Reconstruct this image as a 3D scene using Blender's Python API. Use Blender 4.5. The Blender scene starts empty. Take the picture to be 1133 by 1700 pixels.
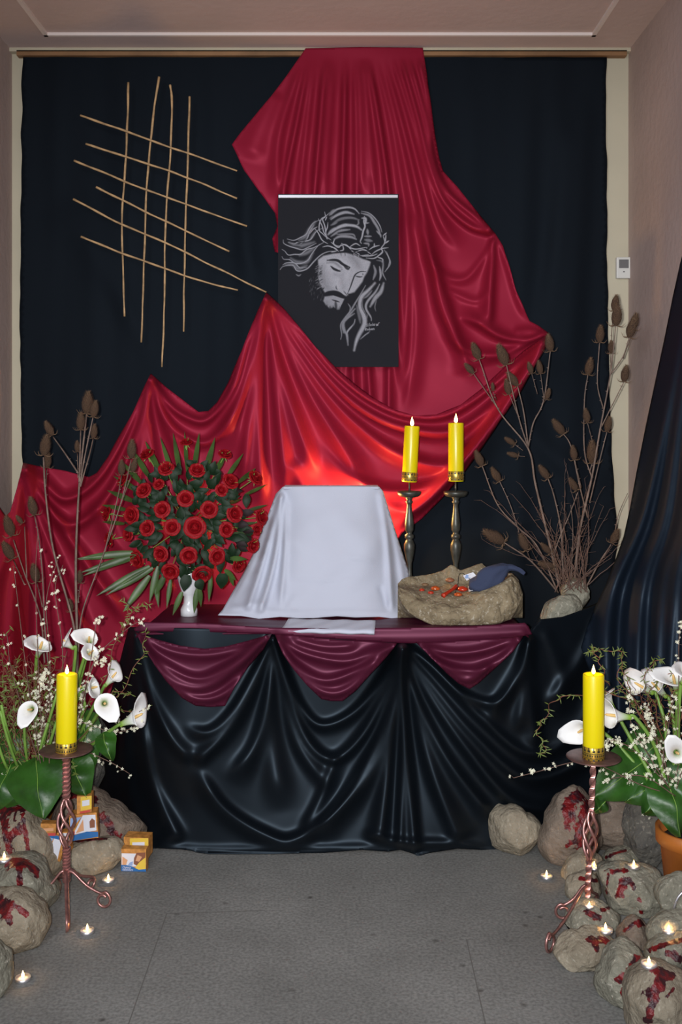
import bpy, bmesh, math, random
import numpy as np
from mathutils import Vector, Matrix, geometry, noise
from mathutils.bvhtree import BVHTree
rnd = random.Random(7)
SC = bpy.context.scene
COL = SC.collection
F = 1650.0; CX = 566.5; HY = 705.0; EYE = 1.5     # focal length in px, horizon row, eye height (m)

# ------------------------------------------------------------------ camera
cam = bpy.data.cameras.new('camera'); camo = bpy.data.objects.new('camera', cam); COL.objects.link(camo)
camo.location = (0, 0, EYE); camo.rotation_euler = (math.pi/2, 0, 0)
cam.sensor_fit = 'VERTICAL'; cam.sensor_height = 36; cam.sensor_width = 24
cam.lens = F*36/1700; cam.shift_y = -(850-HY)/1700; cam.shift_x = 0
cam.clip_start = .05
SC.camera = camo
# ------------------------------------------------------------------ world / exposure
w = bpy.data.worlds.new('world'); SC.world = w; w.use_nodes = True
w.node_tree.nodes['Background'].inputs[0].default_value = (.80, .86, 1.0, 1)
w.node_tree.nodes['Background'].inputs[1].default_value = .68
vs = SC.view_settings; vs.view_transform = 'Standard'; vs.look = 'None'; vs.gamma = 1; vs.use_curve_mapping = False
vs.exposure = 0.0
def lamp(kind, name, loc, energy, color, size=.02, target=None, **kw):
    l = bpy.data.lights.new(name, kind); l.energy = energy; l.color = color
    if kind in ('POINT', 'SPOT'): l.shadow_soft_size = size
    o = bpy.data.objects.new(name, l); COL.objects.link(o); o.location = loc
    if target is not None:
        o.rotation_euler = (Vector(target)-Vector(loc)).to_track_quat('-Z', 'Y').to_euler()
    for k, v in kw.items(): setattr(l, k, v)
    return o
# the camera's own flash, left of the lens (camera held upright)
lamp('SPOT', 'camera_flash', (-.07, 0, 1.52), 400, (1, .97, .97), .018, (0.0, 4.1, 1.22), spot_size=math.radians(84), spot_blend=1.0)
# soft daylight from the hall behind the photographer
wl = lamp('AREA', 'hall_window_light', (-1.5, -1.5, 2.9), 75, (.85, .92, 1.0), target=(0, 4, .8))
wl.data.shape = 'RECTANGLE'; wl.data.size = 1.6; wl.data.size_y = 1.2
def P(px, py, d): return Vector(((px-CX)*d/F, d, EYE-(py-HY)*d/F))
# small lamp burning on the altar behind the white cloth
lp = P(600, 848, 3.985)
lamp('POINT', 'hidden_lamp_light', lp, 17.0, (1, .56, .16), .05)

# ------------------------------------------------------------------ helpers
def mat(name, col, rough=.6, metal=0, spec=.5, var=0, vscale=8, bump=0, bscale=40, sheen=0, emit=None, es=1, trans=0, sss=0, coat=0, alpha=1, tint=None, col2=None, detail=5):
    m = bpy.data.materials.new(name); m.use_nodes = True; nt = m.node_tree; b = nt.nodes['Principled BSDF']
    b.inputs['Base Color'].default_value = (*col, 1); b.inputs['Roughness'].default_value = rough
    b.inputs['Metallic'].default_value = metal; b.inputs['Specular IOR Level'].default_value = spec
    if sheen: b.inputs['Sheen Weight'].default_value = sheen; b.inputs['Sheen Roughness'].default_value = .4
    if tint: b.inputs['Specular Tint'].default_value = (*tint, 1)
    if trans: b.inputs['Transmission Weight'].default_value = trans
    if coat: b.inputs['Coat Weight'].default_value = coat; b.inputs['Coat Roughness'].default_value = .12
    if sss: b.inputs['Subsurface Weight'].default_value = sss; b.inputs['Subsurface Radius'].default_value = (.03, .02, .005); b.inputs['Subsurface Scale'].default_value = 1
    if emit: b.inputs['Emission Color'].default_value = (*emit, 1); b.inputs['Emission Strength'].default_value = es
    tc = nt.nodes.new('ShaderNodeTexCoord')
    if var or col2:
        n = nt.nodes.new('ShaderNodeTexNoise'); n.inputs['Scale'].default_value = vscale; n.inputs['Detail'].default_value = detail
        nt.links.new(tc.outputs['Object'], n.inputs['Vector'])
        r = nt.nodes.new('ShaderNodeValToRGB'); r.color_ramp.elements[0].position = .34; r.color_ramp.elements[1].position = .66
        c2 = col2 if col2 else [c*(1+var) for c in col]
        r.color_ramp.elements[0].color = (*(c*(1-var) for c in col), 1) if not col2 else (*col, 1)
        r.color_ramp.elements[1].color = (*c2, 1)
        nt.links.new(n.outputs['Fac'], r.inputs[0]); nt.links.new(r.outputs[0], b.inputs['Base Color'])
    if bump:
        n2 = nt.nodes.new('ShaderNodeTexNoise'); n2.inputs['Scale'].default_value = bscale; n2.inputs['Detail'].default_value = 6
        nt.links.new(tc.outputs['Object'], n2.inputs['Vector'])
        bp = nt.nodes.new('ShaderNodeBump'); bp.inputs['Strength'].default_value = bump; bp.inputs['Distance'].default_value = .01
        nt.links.new(n2.outputs['Fac'], bp.inputs['Height']); nt.links.new(bp.outputs[0], b.inputs['Normal'])
    return m
def mk(name, verts, faces, m, parent=None, smooth=True, mats=None, midx=None):
    me = bpy.data.meshes.new(name); me.from_pydata([tuple(v) for v in verts], [], faces)
    if mats:
        for q in mats: me.materials.append(q)
        me.polygons.foreach_set('material_index', midx)
    else: me.materials.append(m)
    if smooth: me.polygons.foreach_set('use_smooth', [True]*len(me.polygons))
    me.update()
    o = bpy.data.objects.new(name, me); COL.objects.link(o)
    if parent is not None: child(o, parent)
    return o
def child(o, p):
    o.parent = p; o.matrix_parent_inverse = Matrix.Translation(-Vector(p.location)) if p.parent is None else Matrix.Identity(4)
    return o
def tag(o, label=None, cat=None, group=None, kind=None):
    if label: o['label'] = label
    if cat: o['category'] = cat
    if group: o['group'] = group
    if kind: o['kind'] = kind
    return o
def thing(name, loc, label, cat, group=None):
    o = bpy.data.objects.new(name, None); o.empty_display_size = .05; COL.objects.link(o); o.location = loc
    return tag(o, label, cat, group)
class MB:
    def __init__(s): s.v = []; s.f = []
    def add(s, v, f):
        n = len(s.v); s.v += [Vector(q) for q in v]; s.f += [tuple(i+n for i in q) for q in f]
    def build(s, name, m, parent=None, smooth=True): return mk(name, s.v, s.f, m, parent, smooth)
def crom(pts, n=8):
    pts = [Vector(p) for p in pts]
    if len(pts) < 3:
        return [pts[0].lerp(pts[1], i/n) for i in range(n+1)]
    out = []
    for i in range(len(pts)-1):
        p0 = pts[i-1] if i else pts[0]*2-pts[1]; p1 = pts[i]; p2 = pts[i+1]; p3 = pts[i+2] if i+2 < len(pts) else pts[-1]*2-pts[-2]
        for k in range(n):
            t = k/n
            out.append(.5*((2*p1)+(p2-p0)*t+(2*p0-5*p1+4*p2-p3)*t*t+(3*p1-p0-3*p2+p3)*t**3))
    out.append(pts[-1]); return out
def tube(mb, pts, rad, ns=6, flat=None, twist=0, cap=True):
    pts = [Vector(p) for p in pts]; n = len(pts)
    if not callable(rad):
        r_ = rad
        rad = (lambda t: r_) if not isinstance(r_, (tuple, list)) else (lambda t: r_[0]+(r_[1]-r_[0])*t)
    vs_ = []; up = None
    for i, p in enumerate(pts):
        t = (pts[min(i+1, n-1)]-pts[max(i-1, 0)])
        t = t.normalized() if t.length > 1e-9 else Vector((0, 0, 1))
        if up is None: up = t.orthogonal().normalized()
        up = (up-t*up.dot(t)); up = up.normalized() if up.length > 1e-6 else t.orthogonal().normalized()
        sd = t.cross(up)
        for k in range(ns):
            a = 2*math.pi*k/ns+twist*i/max(1, n-1)+math.pi/ns
            r = rad(i/max(1, n-1)); fx = flat if flat else 1
            vs_.append(p+up*math.cos(a)*r+sd*math.sin(a)*r*fx)
    fs = [(i*ns+k, i*ns+(k+1) % ns, (i+1)*ns+(k+1) % ns, (i+1)*ns+k) for i in range(n-1) for k in range(ns)]
    if cap: fs += [tuple(range(ns))[::-1], tuple((n-1)*ns+k for k in range(ns))]
    mb.add(vs_, fs)
def lathe(mb, prof, c, ns=24, ax=None):
    c = Vector(c); n = len(prof); v = []
    for r, z in prof:
        for k in range(ns):
            a = 2*math.pi*k/ns; q = Vector((r*math.cos(a), r*math.sin(a), z))
            v.append(c+(ax @ q if ax else q))
    f = [(i*ns+k, i*ns+(k+1) % ns, (i+1)*ns+(k+1) % ns, (i+1)*ns+k) for i in range(n-1) for k in range(ns)]
    f += [tuple(range(ns))[::-1], tuple((n-1)*ns+k for k in range(ns))]
    mb.add(v, f)
def box(mb, x0, x1, y0, y1, z0, z1, R=None, c=None):
    v = [Vector((x, y, z)) for x in (x0, x1) for y in (y0, y1) for z in (z0, z1)]
    if R is not None: v = [R @ q for q in v]
    if c is not None: v = [Vector(c)+q for q in v]
    mb.add(v, [(0, 1, 3, 2), (4, 6, 7, 5), (0, 4, 5, 1), (2, 3, 7, 6), (0, 2, 6, 4), (1, 5, 7, 3)])

# ------------------------------------------------------------------ materials
M_plaster = mat('pinkish_plaster', (.43, .335, .30), .95, var=.10, vscale=1.6, bump=.25, bscale=30)
M_ceil = mat('ceiling_plaster', (.56, .45, .42), .95, var=.08, vscale=1.2, bump=.15, bscale=25)
M_cream = mat('cream_paint', (.50, .46, .34), .8, var=.05, vscale=3)
M_wood = mat('rail_wood', (.23, .12, .05), .6, var=.25, vscale=6)
M_black = mat('black_backdrop_cloth', (.0034, .0047, .0072), .75, spec=.2, tint=(.6, .8, 1))
M_bsatin = mat('black_satin', (.0022, .0032, .0050), .50, spec=.40, tint=(.62, .82, 1))
M_curt = mat('dark_navy_curtain', (.005, .0085, .016), .55, spec=.42, tint=(.6, .8, 1))
M_red = mat('crimson_satin', (.225, .010, .028), .48, spec=.55, tint=(1, .16, .26))
M_burg = mat('burgundy_satin', (.052, .006, .018), .45, spec=.5, tint=(1, .4, .6))
M_white = mat('white_linen', (.47, .50, .59), .85, bump=.12, bscale=350, sheen=.1)
M_cane = mat('straw_cane', (.42, .27, .13), .6, var=.3, vscale=30)
M_iron = mat('bronze_iron', (.060, .062, .052), .38, metal=.35, var=.3, vscale=40)
M_copper = mat('copper_iron', (.42, .21, .19), .34, metal=.75, var=.2, vscale=60)
M_coppan = mat('copper_pan', (.16, .085, .08), .45, metal=.6, var=.3, vscale=40)
M_yel = mat('yellow_wax', (.72, .60, .002), .30, spec=.5, sss=.25, emit=None)
M_gold = mat('gold_foil', (.75, .52, .08), .28, metal=.8)
M_ink = mat('dark_foil_pattern', (.03, .025, .01), .4)
M_flame = mat('flame', (1, .7, .3), .5, emit=(1, .62, .20), es=14)
M_wick = mat('wick', (.01, .01, .01), .9)
M_alu = mat('tealight_cup', (.75, .75, .78), .3, metal=.9)
M_wax = mat('tealight_wax', (.92, .80, .62), .4, sss=.5)
M_leafd = mat('dark_rose_leaf', (.006, .020, .007), .55, spec=.22, var=.4, vscale=20)
M_palm = mat('palm_leaf', (.042, .085, .018), .45, var=.35, vscale=12)
M_big = mat('broad_leaf', (.018, .075, .007), .42, var=.35, vscale=14, bump=.2, bscale=30)
M_rose = mat('rose_petal', (.24, .003, .007), .6, spec=.2, var=.2, vscale=6)
M_roseb = mat('pink_rose_petal', (.40, .015, .03), .6)
M_calla = mat('calla_white', (.78, .79, .76), .45, spec=.4)
M_callag = mat('calla_green', (.28, .42, .10), .5)
M_spad = mat('spadix', (.75, .50, .18), .6)
M_stem = mat('green_stem', (.16, .30, .05), .5, var=.2, vscale=20)
M_twig = mat('brown_twig', (.13, .075, .055), .7, var=.3, vscale=40)
M_willow = mat('willow_twig', (.16, .055, .03), .7, var=.3, vscale=30)
M_wleaf = mat('small_green_leaf', (.10, .14, .02), .6)
M_blos = mat('cream_blossom', (.72, .72, .56), .6)
M_teas = mat('teasel_stem', (.16, .11, .085), .7, var=.3, vscale=40)
M_thead = mat('teasel_head', (.085, .046, .025), .85, var=.4, vscale=80, bump=.6, bscale=250)
M_tspk = mat('teasel_spine', (.15, .09, .05), .8)
M_terra = mat('terracotta', (.38, .12, .018), .55, var=.25, vscale=6)
M_porc = mat('white_porcelain', (.66, .68, .70), .2, spec=.6)
M_navy = mat('navy_cloth', (.028, .040, .085), .9, bump=.2, bscale=200)
M_amber = mat('amber_glass', (.42, .07, .01), .12, spec=.8, coat=.5, var=.4, vscale=60)
M_redw = mat('red_glass', (.45, .03, .01), .25, coat=.4)
M_plastic = mat('white_plastic', (.62, .62, .58), .4)
M_grey = mat('grey_screen', (.14, .14, .14), .3)
M_silver = mat('silver_bar', (.62, .62, .66), .3, metal=.4)
M_paper = mat('white_paper', (.72, .74, .80), .7)
M_tabwood = mat('table_wood', (.14, .08, .04), .6)

def floor_mat():
    m = mat('grey_concrete', (.21, .20, .185), .75, bump=.12, bscale=60)
    nt = m.node_tree; b = nt.nodes['Principled BSDF']; tc = nt.nodes['Texture Coordinate']
    a = nt.nodes.new('ShaderNodeTexNoise'); a.inputs['Scale'].default_value = 2.2; a.inputs['Detail'].default_value = 8; a.inputs['Roughness'].default_value = .65
    g = nt.nodes.new('ShaderNodeTexNoise'); g.inputs['Scale'].default_value = 110; g.inputs['Detail'].default_value = 4
    v = nt.nodes.new('ShaderNodeTexVoronoi'); v.inputs['Scale'].default_value = 9
    for q in (a, g, v): nt.links.new(tc.outputs['Object'], q.inputs['Vector'])
    r = nt.nodes.new('ShaderNodeValToRGB'); r.color_ramp.elements[0].color = (.165, .166, .155, 1); r.color_ramp.elements[1].color = (.250, .251, .236, 1)
    r.color_ramp.elements[0].position = .3; r.color_ramp.elements[1].position = .7
    nt.links.new(a.outputs['Fac'], r.inputs[0])
    r2 = nt.nodes.new('ShaderNodeValToRGB'); r2.color_ramp.elements[0].color = (.72, .72, .72, 1); r2.color_ramp.elements[0].position = .35; r2.color_ramp.elements[1].color = (1.12, 1.12, 1.12, 1); r2.color_ramp.elements[1].position = .62
    nt.links.new(g.outputs['Fac'], r2.inputs[0])
    r3 = nt.nodes.new('ShaderNodeValToRGB'); r3.color_ramp.elements[0].color = (.45, .43, .42, 1); r3.color_ramp.elements[0].position = .03; r3.color_ramp.elements[1].position = .11
    nt.links.new(v.outputs['Distance'], r3.inputs[0])
    def mul(x, y):
        q = nt.nodes.new('ShaderNodeMix'); q.data_type = 'RGBA'; q.blend_type = 'MULTIPLY'; q.inputs[0].default_value = 1
        nt.links.new(x, q.inputs[6]); nt.links.new(y, q.inputs[7]); return q.outputs[2]
    nt.links.new(mul(mul(r.outputs[0], r2.outputs[0]), r3.outputs[0]), b.inputs['Base Color'])
    return m
M_floor = floor_mat()

def rock_mat(name, c1, c2, sparkle=.5):
    m = mat(name, c1, .85, col2=c2, vscale=20, bump=1.0, bscale=55, detail=9)
    nt = m.node_tree; b = nt.nodes['Principled BSDF']; tc = nt.nodes['Texture Coordinate']
    base = b.inputs['Base Color'].links[0].from_socket
    # pale mineral flecks
    n = nt.nodes.new('ShaderNodeTexNoise'); n.inputs['Scale'].default_value = 95; n.inputs['Detail'].default_value = 8
    nt.links.new(tc.outputs['Object'], n.inputs['Vector'])
    r = nt.nodes.new('ShaderNodeValToRGB'); r.color_ramp.elements[0].position = .58; r.color_ramp.elements[1].position = .72
    r.color_ramp.elements[0].color = (0, 0, 0, 1); r.color_ramp.elements[1].color = (sparkle,)*3+(1,)
    nt.links.new(n.outputs['Fac'], r.inputs[0])
    mx = nt.nodes.new('ShaderNodeMix'); mx.data_type = 'RGBA'; nt.links.new(r.outputs[0], mx.inputs[0]); nt.links.new(base, mx.inputs[6]); mx.inputs[7].default_value = (.52, .49, .40, 1)
    # dried red wax run over the stone: per-vertex mask, ragged by noise
    at = nt.nodes.new('ShaderNodeAttribute'); at.attribute_name = 'wax'
    n2 = nt.nodes.new('ShaderNodeTexNoise'); n2.inputs['Scale'].default_value = 60; n2.inputs['Detail'].default_value = 5
    nt.links.new(tc.outputs['Object'], n2.inputs['Vector'])
    ad = nt.nodes.new('ShaderNodeMath'); ad.operation = 'MULTIPLY_ADD'; nt.links.new(n2.outputs['Fac'], ad.inputs[0]); ad.inputs[1].default_value = 1.3; nt.links.new(at.outputs['Fac'], ad.inputs[2])
    gt = nt.nodes.new('ShaderNodeMapRange'); nt.links.new(ad.outputs[0], gt.inputs[0]); gt.inputs[1].default_value = 1.12; gt.inputs[2].default_value = 1.2
    n3 = nt.nodes.new('ShaderNodeTexNoise'); n3.inputs['Scale'].default_value = 40; nt.links.new(tc.outputs['Object'], n3.inputs['Vector'])
    r3 = nt.nodes.new('ShaderNodeValToRGB'); r3.color_ramp.elements[0].color = (.035, .006, .01, 1); r3.color_ramp.elements[1].color = (.17, .007, .009, 1)
    r3.color_ramp.elements[0].position = .40; r3.color_ramp.elements[1].position = .58
    nt.links.new(n3.outputs['Fac'], r3.inputs[0])
    mx2 = nt.nodes.new('ShaderNodeMix'); mx2.data_type = 'RGBA'; nt.links.new(gt.outputs[0], mx2.inputs[0]); nt.links.new(mx.outputs[2], mx2.inputs[6]); nt.links.new(r3.outputs[0], mx2.inputs[7])
    nt.links.new(mx2.outputs[2], b.inputs['Base Color'])
    mr = nt.nodes.new('ShaderNodeMapRange'); nt.links.new(gt.outputs[0], mr.inputs[0]); mr.inputs[3].default_value = .85; mr.inputs[4].default_value = .4
    nt.links.new(mr.outputs[0], b.inputs['Roughness'])
    return m
M_rockA = rock_mat('tan_rock', (.20, .17, .12), (.30, .26, .19))
M_rockB = rock_mat('grey_rock', (.17, .165, .125), (.27, .26, .20), .8)
M_rockC = rock_mat('brown_rock', (.15, .115, .085), (.22, .175, .135), .2)
M_rockD = rock_mat('dark_rock', (.075, .072, .065), (.13, .125, .105), .3)

# ------------------------------------------------------------------ room
WD = 4.22
XL = (20-CX)*WD/F; XR = (1044-CX)*WD/F; ZC = EYE+(HY-84)*WD/F
def slab(name, x0, x1, y0, y1, z0, z1, m, kind='structure', parent=None):
    b = MB(); box(b, x0, x1, y0, y1, z0, z1); o = b.build(name, m, parent, False)
    if kind: o['kind'] = kind
    return o
slab('floor', -3.2, 3.2, -2.5, WD+.1, -.1, 0, M_floor)
slab('wall_back', XL-.1, XR+.1, WD, WD+.1, 0, ZC+.1, M_cream)
slab('wall_left', XL-.12, XL, 1.2, WD, 0, ZC+.1, M_plaster)
slab('wall_right', XR, XR+.12, 1.2, WD, 0, ZC+.1, M_plaster)
slab('ceiling', XL, XR, 1.2, WD, ZC, ZC+.1, M_ceil)
slab('trim_1', XL, XR, WD-.035, WD, ZC-.016, ZC, M_cream)
# moulded frame running round the ceiling panel
b = MB(); fx0, fx1, fy1 = XL+.20, XR-.195, EYE and (ZC-EYE)*F/(HY-55)
for (p, q) in (((fx0, fy1), (fx1, fy1)), ((fx0, 1.3), (fx0, fy1)), ((fx1, 1.3), (fx1, fy1))):
    box(b, min(p[0], q[0])-.008, max(p[0], q[0])+.008, min(p[1], q[1])-.008, max(p[1], q[1])+.008, ZC-.012, ZC+.001)
o = b.build('trim_2', mat('moulding_paint', (.74, .66, .62), .85), None, False); o['kind'] = 'structure'
# recessed joints of the floor
b = MB()
jm = mat('floor_joint', (.13, .125, .115), .9)
for pa, pb in (((277, 1517), (205, 1725)), ((775, 1560), (812, 1725)), ((277, 1517), (440, 1512))):
    A = P(*pa, 2475/(pa[1]-HY)); B = P(*pb, 2475/(pb[1]-HY)); t = (B-A).normalized(); s = Vector((-t.y, t.x, 0))*.0016
    b.add([A-s+Vector((0, 0, .0006)), A+s+Vector((0, 0, .0006)), B+s+Vector((0, 0, .0006)), B-s+Vector((0, 0, .0006))], [(0, 1, 2, 3)])
o = b.build('floor_joint', jm, bpy.data.objects['floor'], False)
# wooden rail the cloths hang from
b = MB(); zt = EYE+(HY-84)*4.19/F; box(b, (28-CX)*4.19/F, (1041-CX)*4.19/F, 4.185, WD, zt-.022, zt)
tag(b.build('curtain_rail', M_wood, None, False), 'thin brown wooden rail under the ceiling carrying the cloths', 'rail')
# thermostat
c = P(1035, 445, WD-.012)
t = thing('thermostat', (c.x, WD, c.z), 'small white thermostat with grey screen on the cream wall strip', 'thermostat')
b = MB(); box(b, -.030, .030, -.012, .012, -.045, .045, c=c); o = b.build('case', M_plastic, t, False)
bv = o.modifiers.new('b', 'BEVEL'); bv.width = .004; bv.segments = 2
b = MB(); box(b, -.020, .020, -.014, -.011, -.002, .034, c=c); b.build('screen', M_grey, t, False)
b = MB(); box(b, -.003, .003, -.015, -.011, -.020, -.015, c=c); b.build('button', M_grey, t, False)

# ------------------------------------------------------------------ cloth
def tps(ctrl):
    ctrl = np.array(ctrl, float); X = ctrl[:, :2]/300.; n = len(X)
    def U(r2): return np.where(r2 > 0, r2*np.log(np.maximum(r2, 1e-12)), 0)
    K = U(((X[:, None]-X[None])**2).sum(-1))+np.eye(n)*.02
    Pm = np.hstack([np.ones((n, 1)), X]); A = np.zeros((n+3, n+3)); A[:n, :n] = K; A[:n, n:] = Pm; A[n:, :n] = Pm.T
    sol = np.linalg.solve(A, np.concatenate([ctrl[:, 2], np.zeros(3)]))
    def f(p):
        q = p/300.; d = ((q[:, None]-X[None])**2).sum(-1)
        return U(d) @ sol[:n]+sol[n]+q @ sol[n+1:]
    return f
def inpoly(p, poly):
    x, y = p[:, 0], p[:, 1]; r = np.zeros(len(p), bool); n = len(poly)
    for i in range(n):
        (x0, y0), (x1, y1) = poly[i], poly[(i+1) % n]
        c = ((y0 > y) != (y1 > y))
        with np.errstate(divide='ignore', invalid='ignore'):
            r ^= c & (x < (x1-x0)*(y-y0)/(y1-y0+1e-12)+x0)
    return r
def polyd(p, line):
    """distance, signed side and arclength parameter of points to a polyline"""
    L = np.array(line); A = L[:-1]; D = L[1:]-A; ln = np.sqrt((D**2).sum(1)); cum = np.concatenate([[0], np.cumsum(ln)]); tot = cum[-1]
    best = np.full(len(p), 1e9); side = np.zeros(len(p)); par = np.zeros(len(p))
    for i in range(len(A)):
        r = p-A[i]; t = np.clip((r @ D[i])/max(ln[i]**2, 1e-9), 0, 1); q = r-t[:, None]*D[i]; d = np.sqrt((q**2).sum(1))
        m = d < best; best = np.where(m, d, best)
        side = np.where(m, np.sign(D[i][0]*q[:, 1]-D[i][1]*q[:, 0]), side); par = np.where(m, (cum[i]+t*ln[i])/tot, par)
    return best, side, par
def ridges_h(p, ridges, amul=.8, wmul=1.35):
    """each ridge: (pts, w0, w1, amp, asym, fade0, fade1)"""
    h = np.zeros(len(p))
    for rg in ridges:
        pts, w0, w1, amp = rg[:4]; asym = rg[4] if len(rg) > 4 else 0; f0 = rg[5] if len(rg) > 5 else .12; f1 = rg[6] if len(rg) > 6 else .2
        line = [(q.x, q.y) for q in crom([(a, b, 0) for a, b in pts], 6)]
        La = np.array(line); wm = max(w0, w1)*3.2
        sel = (p[:, 0] > La[:, 0].min()-wm) & (p[:, 0] < La[:, 0].max()+wm) & (p[:, 1] > La[:, 1].min()-wm) & (p[:, 1] < La[:, 1].max()+wm)
        if not sel.any(): continue
        d, s, t = polyd(p[sel], line)
        w0 = max(w0*wmul, 5*min(1, wmul)); w1 = w1*wmul; amp = amp*amul
        wl_ = w0+(w1-w0)*t
        k_ = .5*np.tanh(s*d/(wl_*.35+.1))*asym
        wl_ = wl_*(1-k_)
        e = np.exp(-(d/wl_)**2*1.2)
        fade = np.clip(t/max(f0, 1e-3), 0, 1)*np.clip((1-t)/max(f1, 1e-3), 0, 1)
        fade = fade*fade*(3-2*fade)
        # a fold gathered at its start is narrow there, so also low
        a = amp*fade*np.minimum(1, wl_/max(w0, w1)*1.15)
        h[sel] = h[sel]+a*e
    return h
def wave(p, ang, lam, amp, seed=0, warp=.5):
    a = math.radians(ang); u = p[:, 0]*math.cos(a)+p[:, 1]*math.sin(a); v = -p[:, 0]*math.sin(a)+p[:, 1]*math.cos(a)
    ph = np.sin(v/lam*.23+seed)*warp*2+np.sin(v/lam*.11+seed*2.1)*warp*2
    return amp*(np.sin(u/lam*2*math.pi+ph+seed)*.6+np.sin(u/lam*3.7+ph*1.7+seed*3)*.4)
def cloth(name, outline, depth, ridges, m, step=5, parent=None, extra=None, floor=False, edge=0, thick=.003, smooth_n=4, amul=.8, wmul=1.35):
    ol = [Vector((a, b)) for a, b in outline]; dense = []
    for i in range(len(ol)):
        a, b2 = ol[i], ol[(i+1) % len(ol)]; n = max(1, int((b2-a).length/step))
        for k in range(n): dense.append(a.lerp(b2, k/n))
    dn = np.array([tuple(q) for q in dense])
    if edge:
        nn = np.array([noise.noise(Vector((x/40, y/40, 3))) for x, y in dn])*edge
        dn[:, 0] += nn; 
    x0, y0 = dn.min(0); x1, y1 = dn.max(0)
    gx, gy = np.meshgrid(np.arange(x0, x1, step), np.arange(y0, y1, step*.87))
    gx = gx+(np.arange(gx.shape[0]) % 2)[:, None]*step*.5
    g = np.stack([gx.ravel(), gy.ravel()], 1); g = g[inpoly(g, dn)]
    d, _, _ = polyd(g, np.vstack([dn, dn[:1]])); g = g[d > step*.55]
    allp = np.vstack([dn, g]); n0 = len(dn)
    res = geometry.delaunay_2d_cdt([Vector(q) for q in allp.tolist()], [(i, (i+1) % n0) for i in range(n0)], [], 1, .01)
    pv = np.array([tuple(q) for q in res[0]]); fs = [tuple(f) for f in res[2]]
    dep = depth(pv) if callable(depth) else np.full(len(pv), float(depth))
    if floor: dep = np.minimum(dep, EYE*F/np.maximum(pv[:, 1]-HY, 1)-.004)
    h = ridges_h(pv, ridges, amul, wmul)
    if extra: h = h+extra(pv)
    E = np.array([(f[i], f[(i+1) % len(f)]) for f in fs for i in range(len(f))]); E = np.vstack([E, E[:, ::-1]])
    cnt = np.bincount(E[:, 0], minlength=len(pv)).clip(1)
    for _ in range(smooth_n):
        h = .4*h+.6*np.bincount(E[:, 0], weights=h[E[:, 1]], minlength=len(pv))/cnt
    dd = dep-np.maximum(h, -.02)
    if floor: dd = np.minimum(dd, EYE*F/np.maximum(pv[:, 1]-HY, 1)-.004)
    X = (pv[:, 0]-CX)*dd/F; Z = EYE-(pv[:, 1]-HY)*dd/F
    vs_ = np.stack([X, dd, Z], 1).tolist()
    # consistent facing toward the camera
    ff = []
    for f in fs:
        a, b2, c2 = (pv[i] for i in f[:3])
        ff.append(f if (b2[0]-a[0])*(c2[1]-a[1])-(b2[1]-a[1])*(c2[0]-a[0]) < 0 else f[::-1])
    o = mk(name, vs_, ff, m, parent)
    if thick:
        s = o.modifiers.new('thickness', 'SOLIDIFY'); s.thickness = thick; s.offset = -1
    return o

# --- backdrop
bd = [(37, 91), (250, 90), (500, 90), (700, 90), (1007, 95), (1008, 300), (1010, 500), (1012, 640), (1016, 750), (1023, 840), (1028, 900), (1010, 985), (1030, 1100), (1040, 1290), (36, 1290), (36, 900), (37, 770), (34, 640), (33, 500), (35, 300)]
br = []
for i in range(26):
    x = 50+i*38+rnd.uniform(-12, 12); br.append(([(x, 95), (x+rnd.uniform(-12, 12), 500), (x+rnd.uniform(-30, 30), 1200)], rnd.uniform(7, 14), rnd.uniform(12, 26), rnd.uniform(.005, .014), rnd.choice([-.6, 0, .6])))
br += [([(940, 180), (930, 350), (900, 560), (910, 700)], 14, 20, .03, .7), ([(980, 150), (965, 400), (940, 650)], 12, 18, .02, -.6), ([(1005, 800), (930, 845), (850, 870), (770, 890)], 7, 9, .02, .8), ([(1010, 840), (900, 890), (800, 930)], 10, 12, .02, .5),
       ([(860, 640), (890, 730), (960, 790), (1015, 800)], 14, 12, .025, .5), ([(420, 250), (400, 400), (440, 480)], 14, 8, .02, .6), ([(240, 560), (150, 400), (90, 330)], 8, 24, .02, .5), ([(250, 610), (190, 470), (180, 300)], 8, 24, .018, -.5)]
o = cloth('backdrop_cloth', bd, 4.205, br, M_black, 7, amul=.8, extra=lambda p: wave(p, 0, 52, .003, 1)+wave(p, 12, 130, .004, 2), edge=3)
tag(o, 'large plain black backdrop cloth hanging flat over the back wall', 'cloth')

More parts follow.
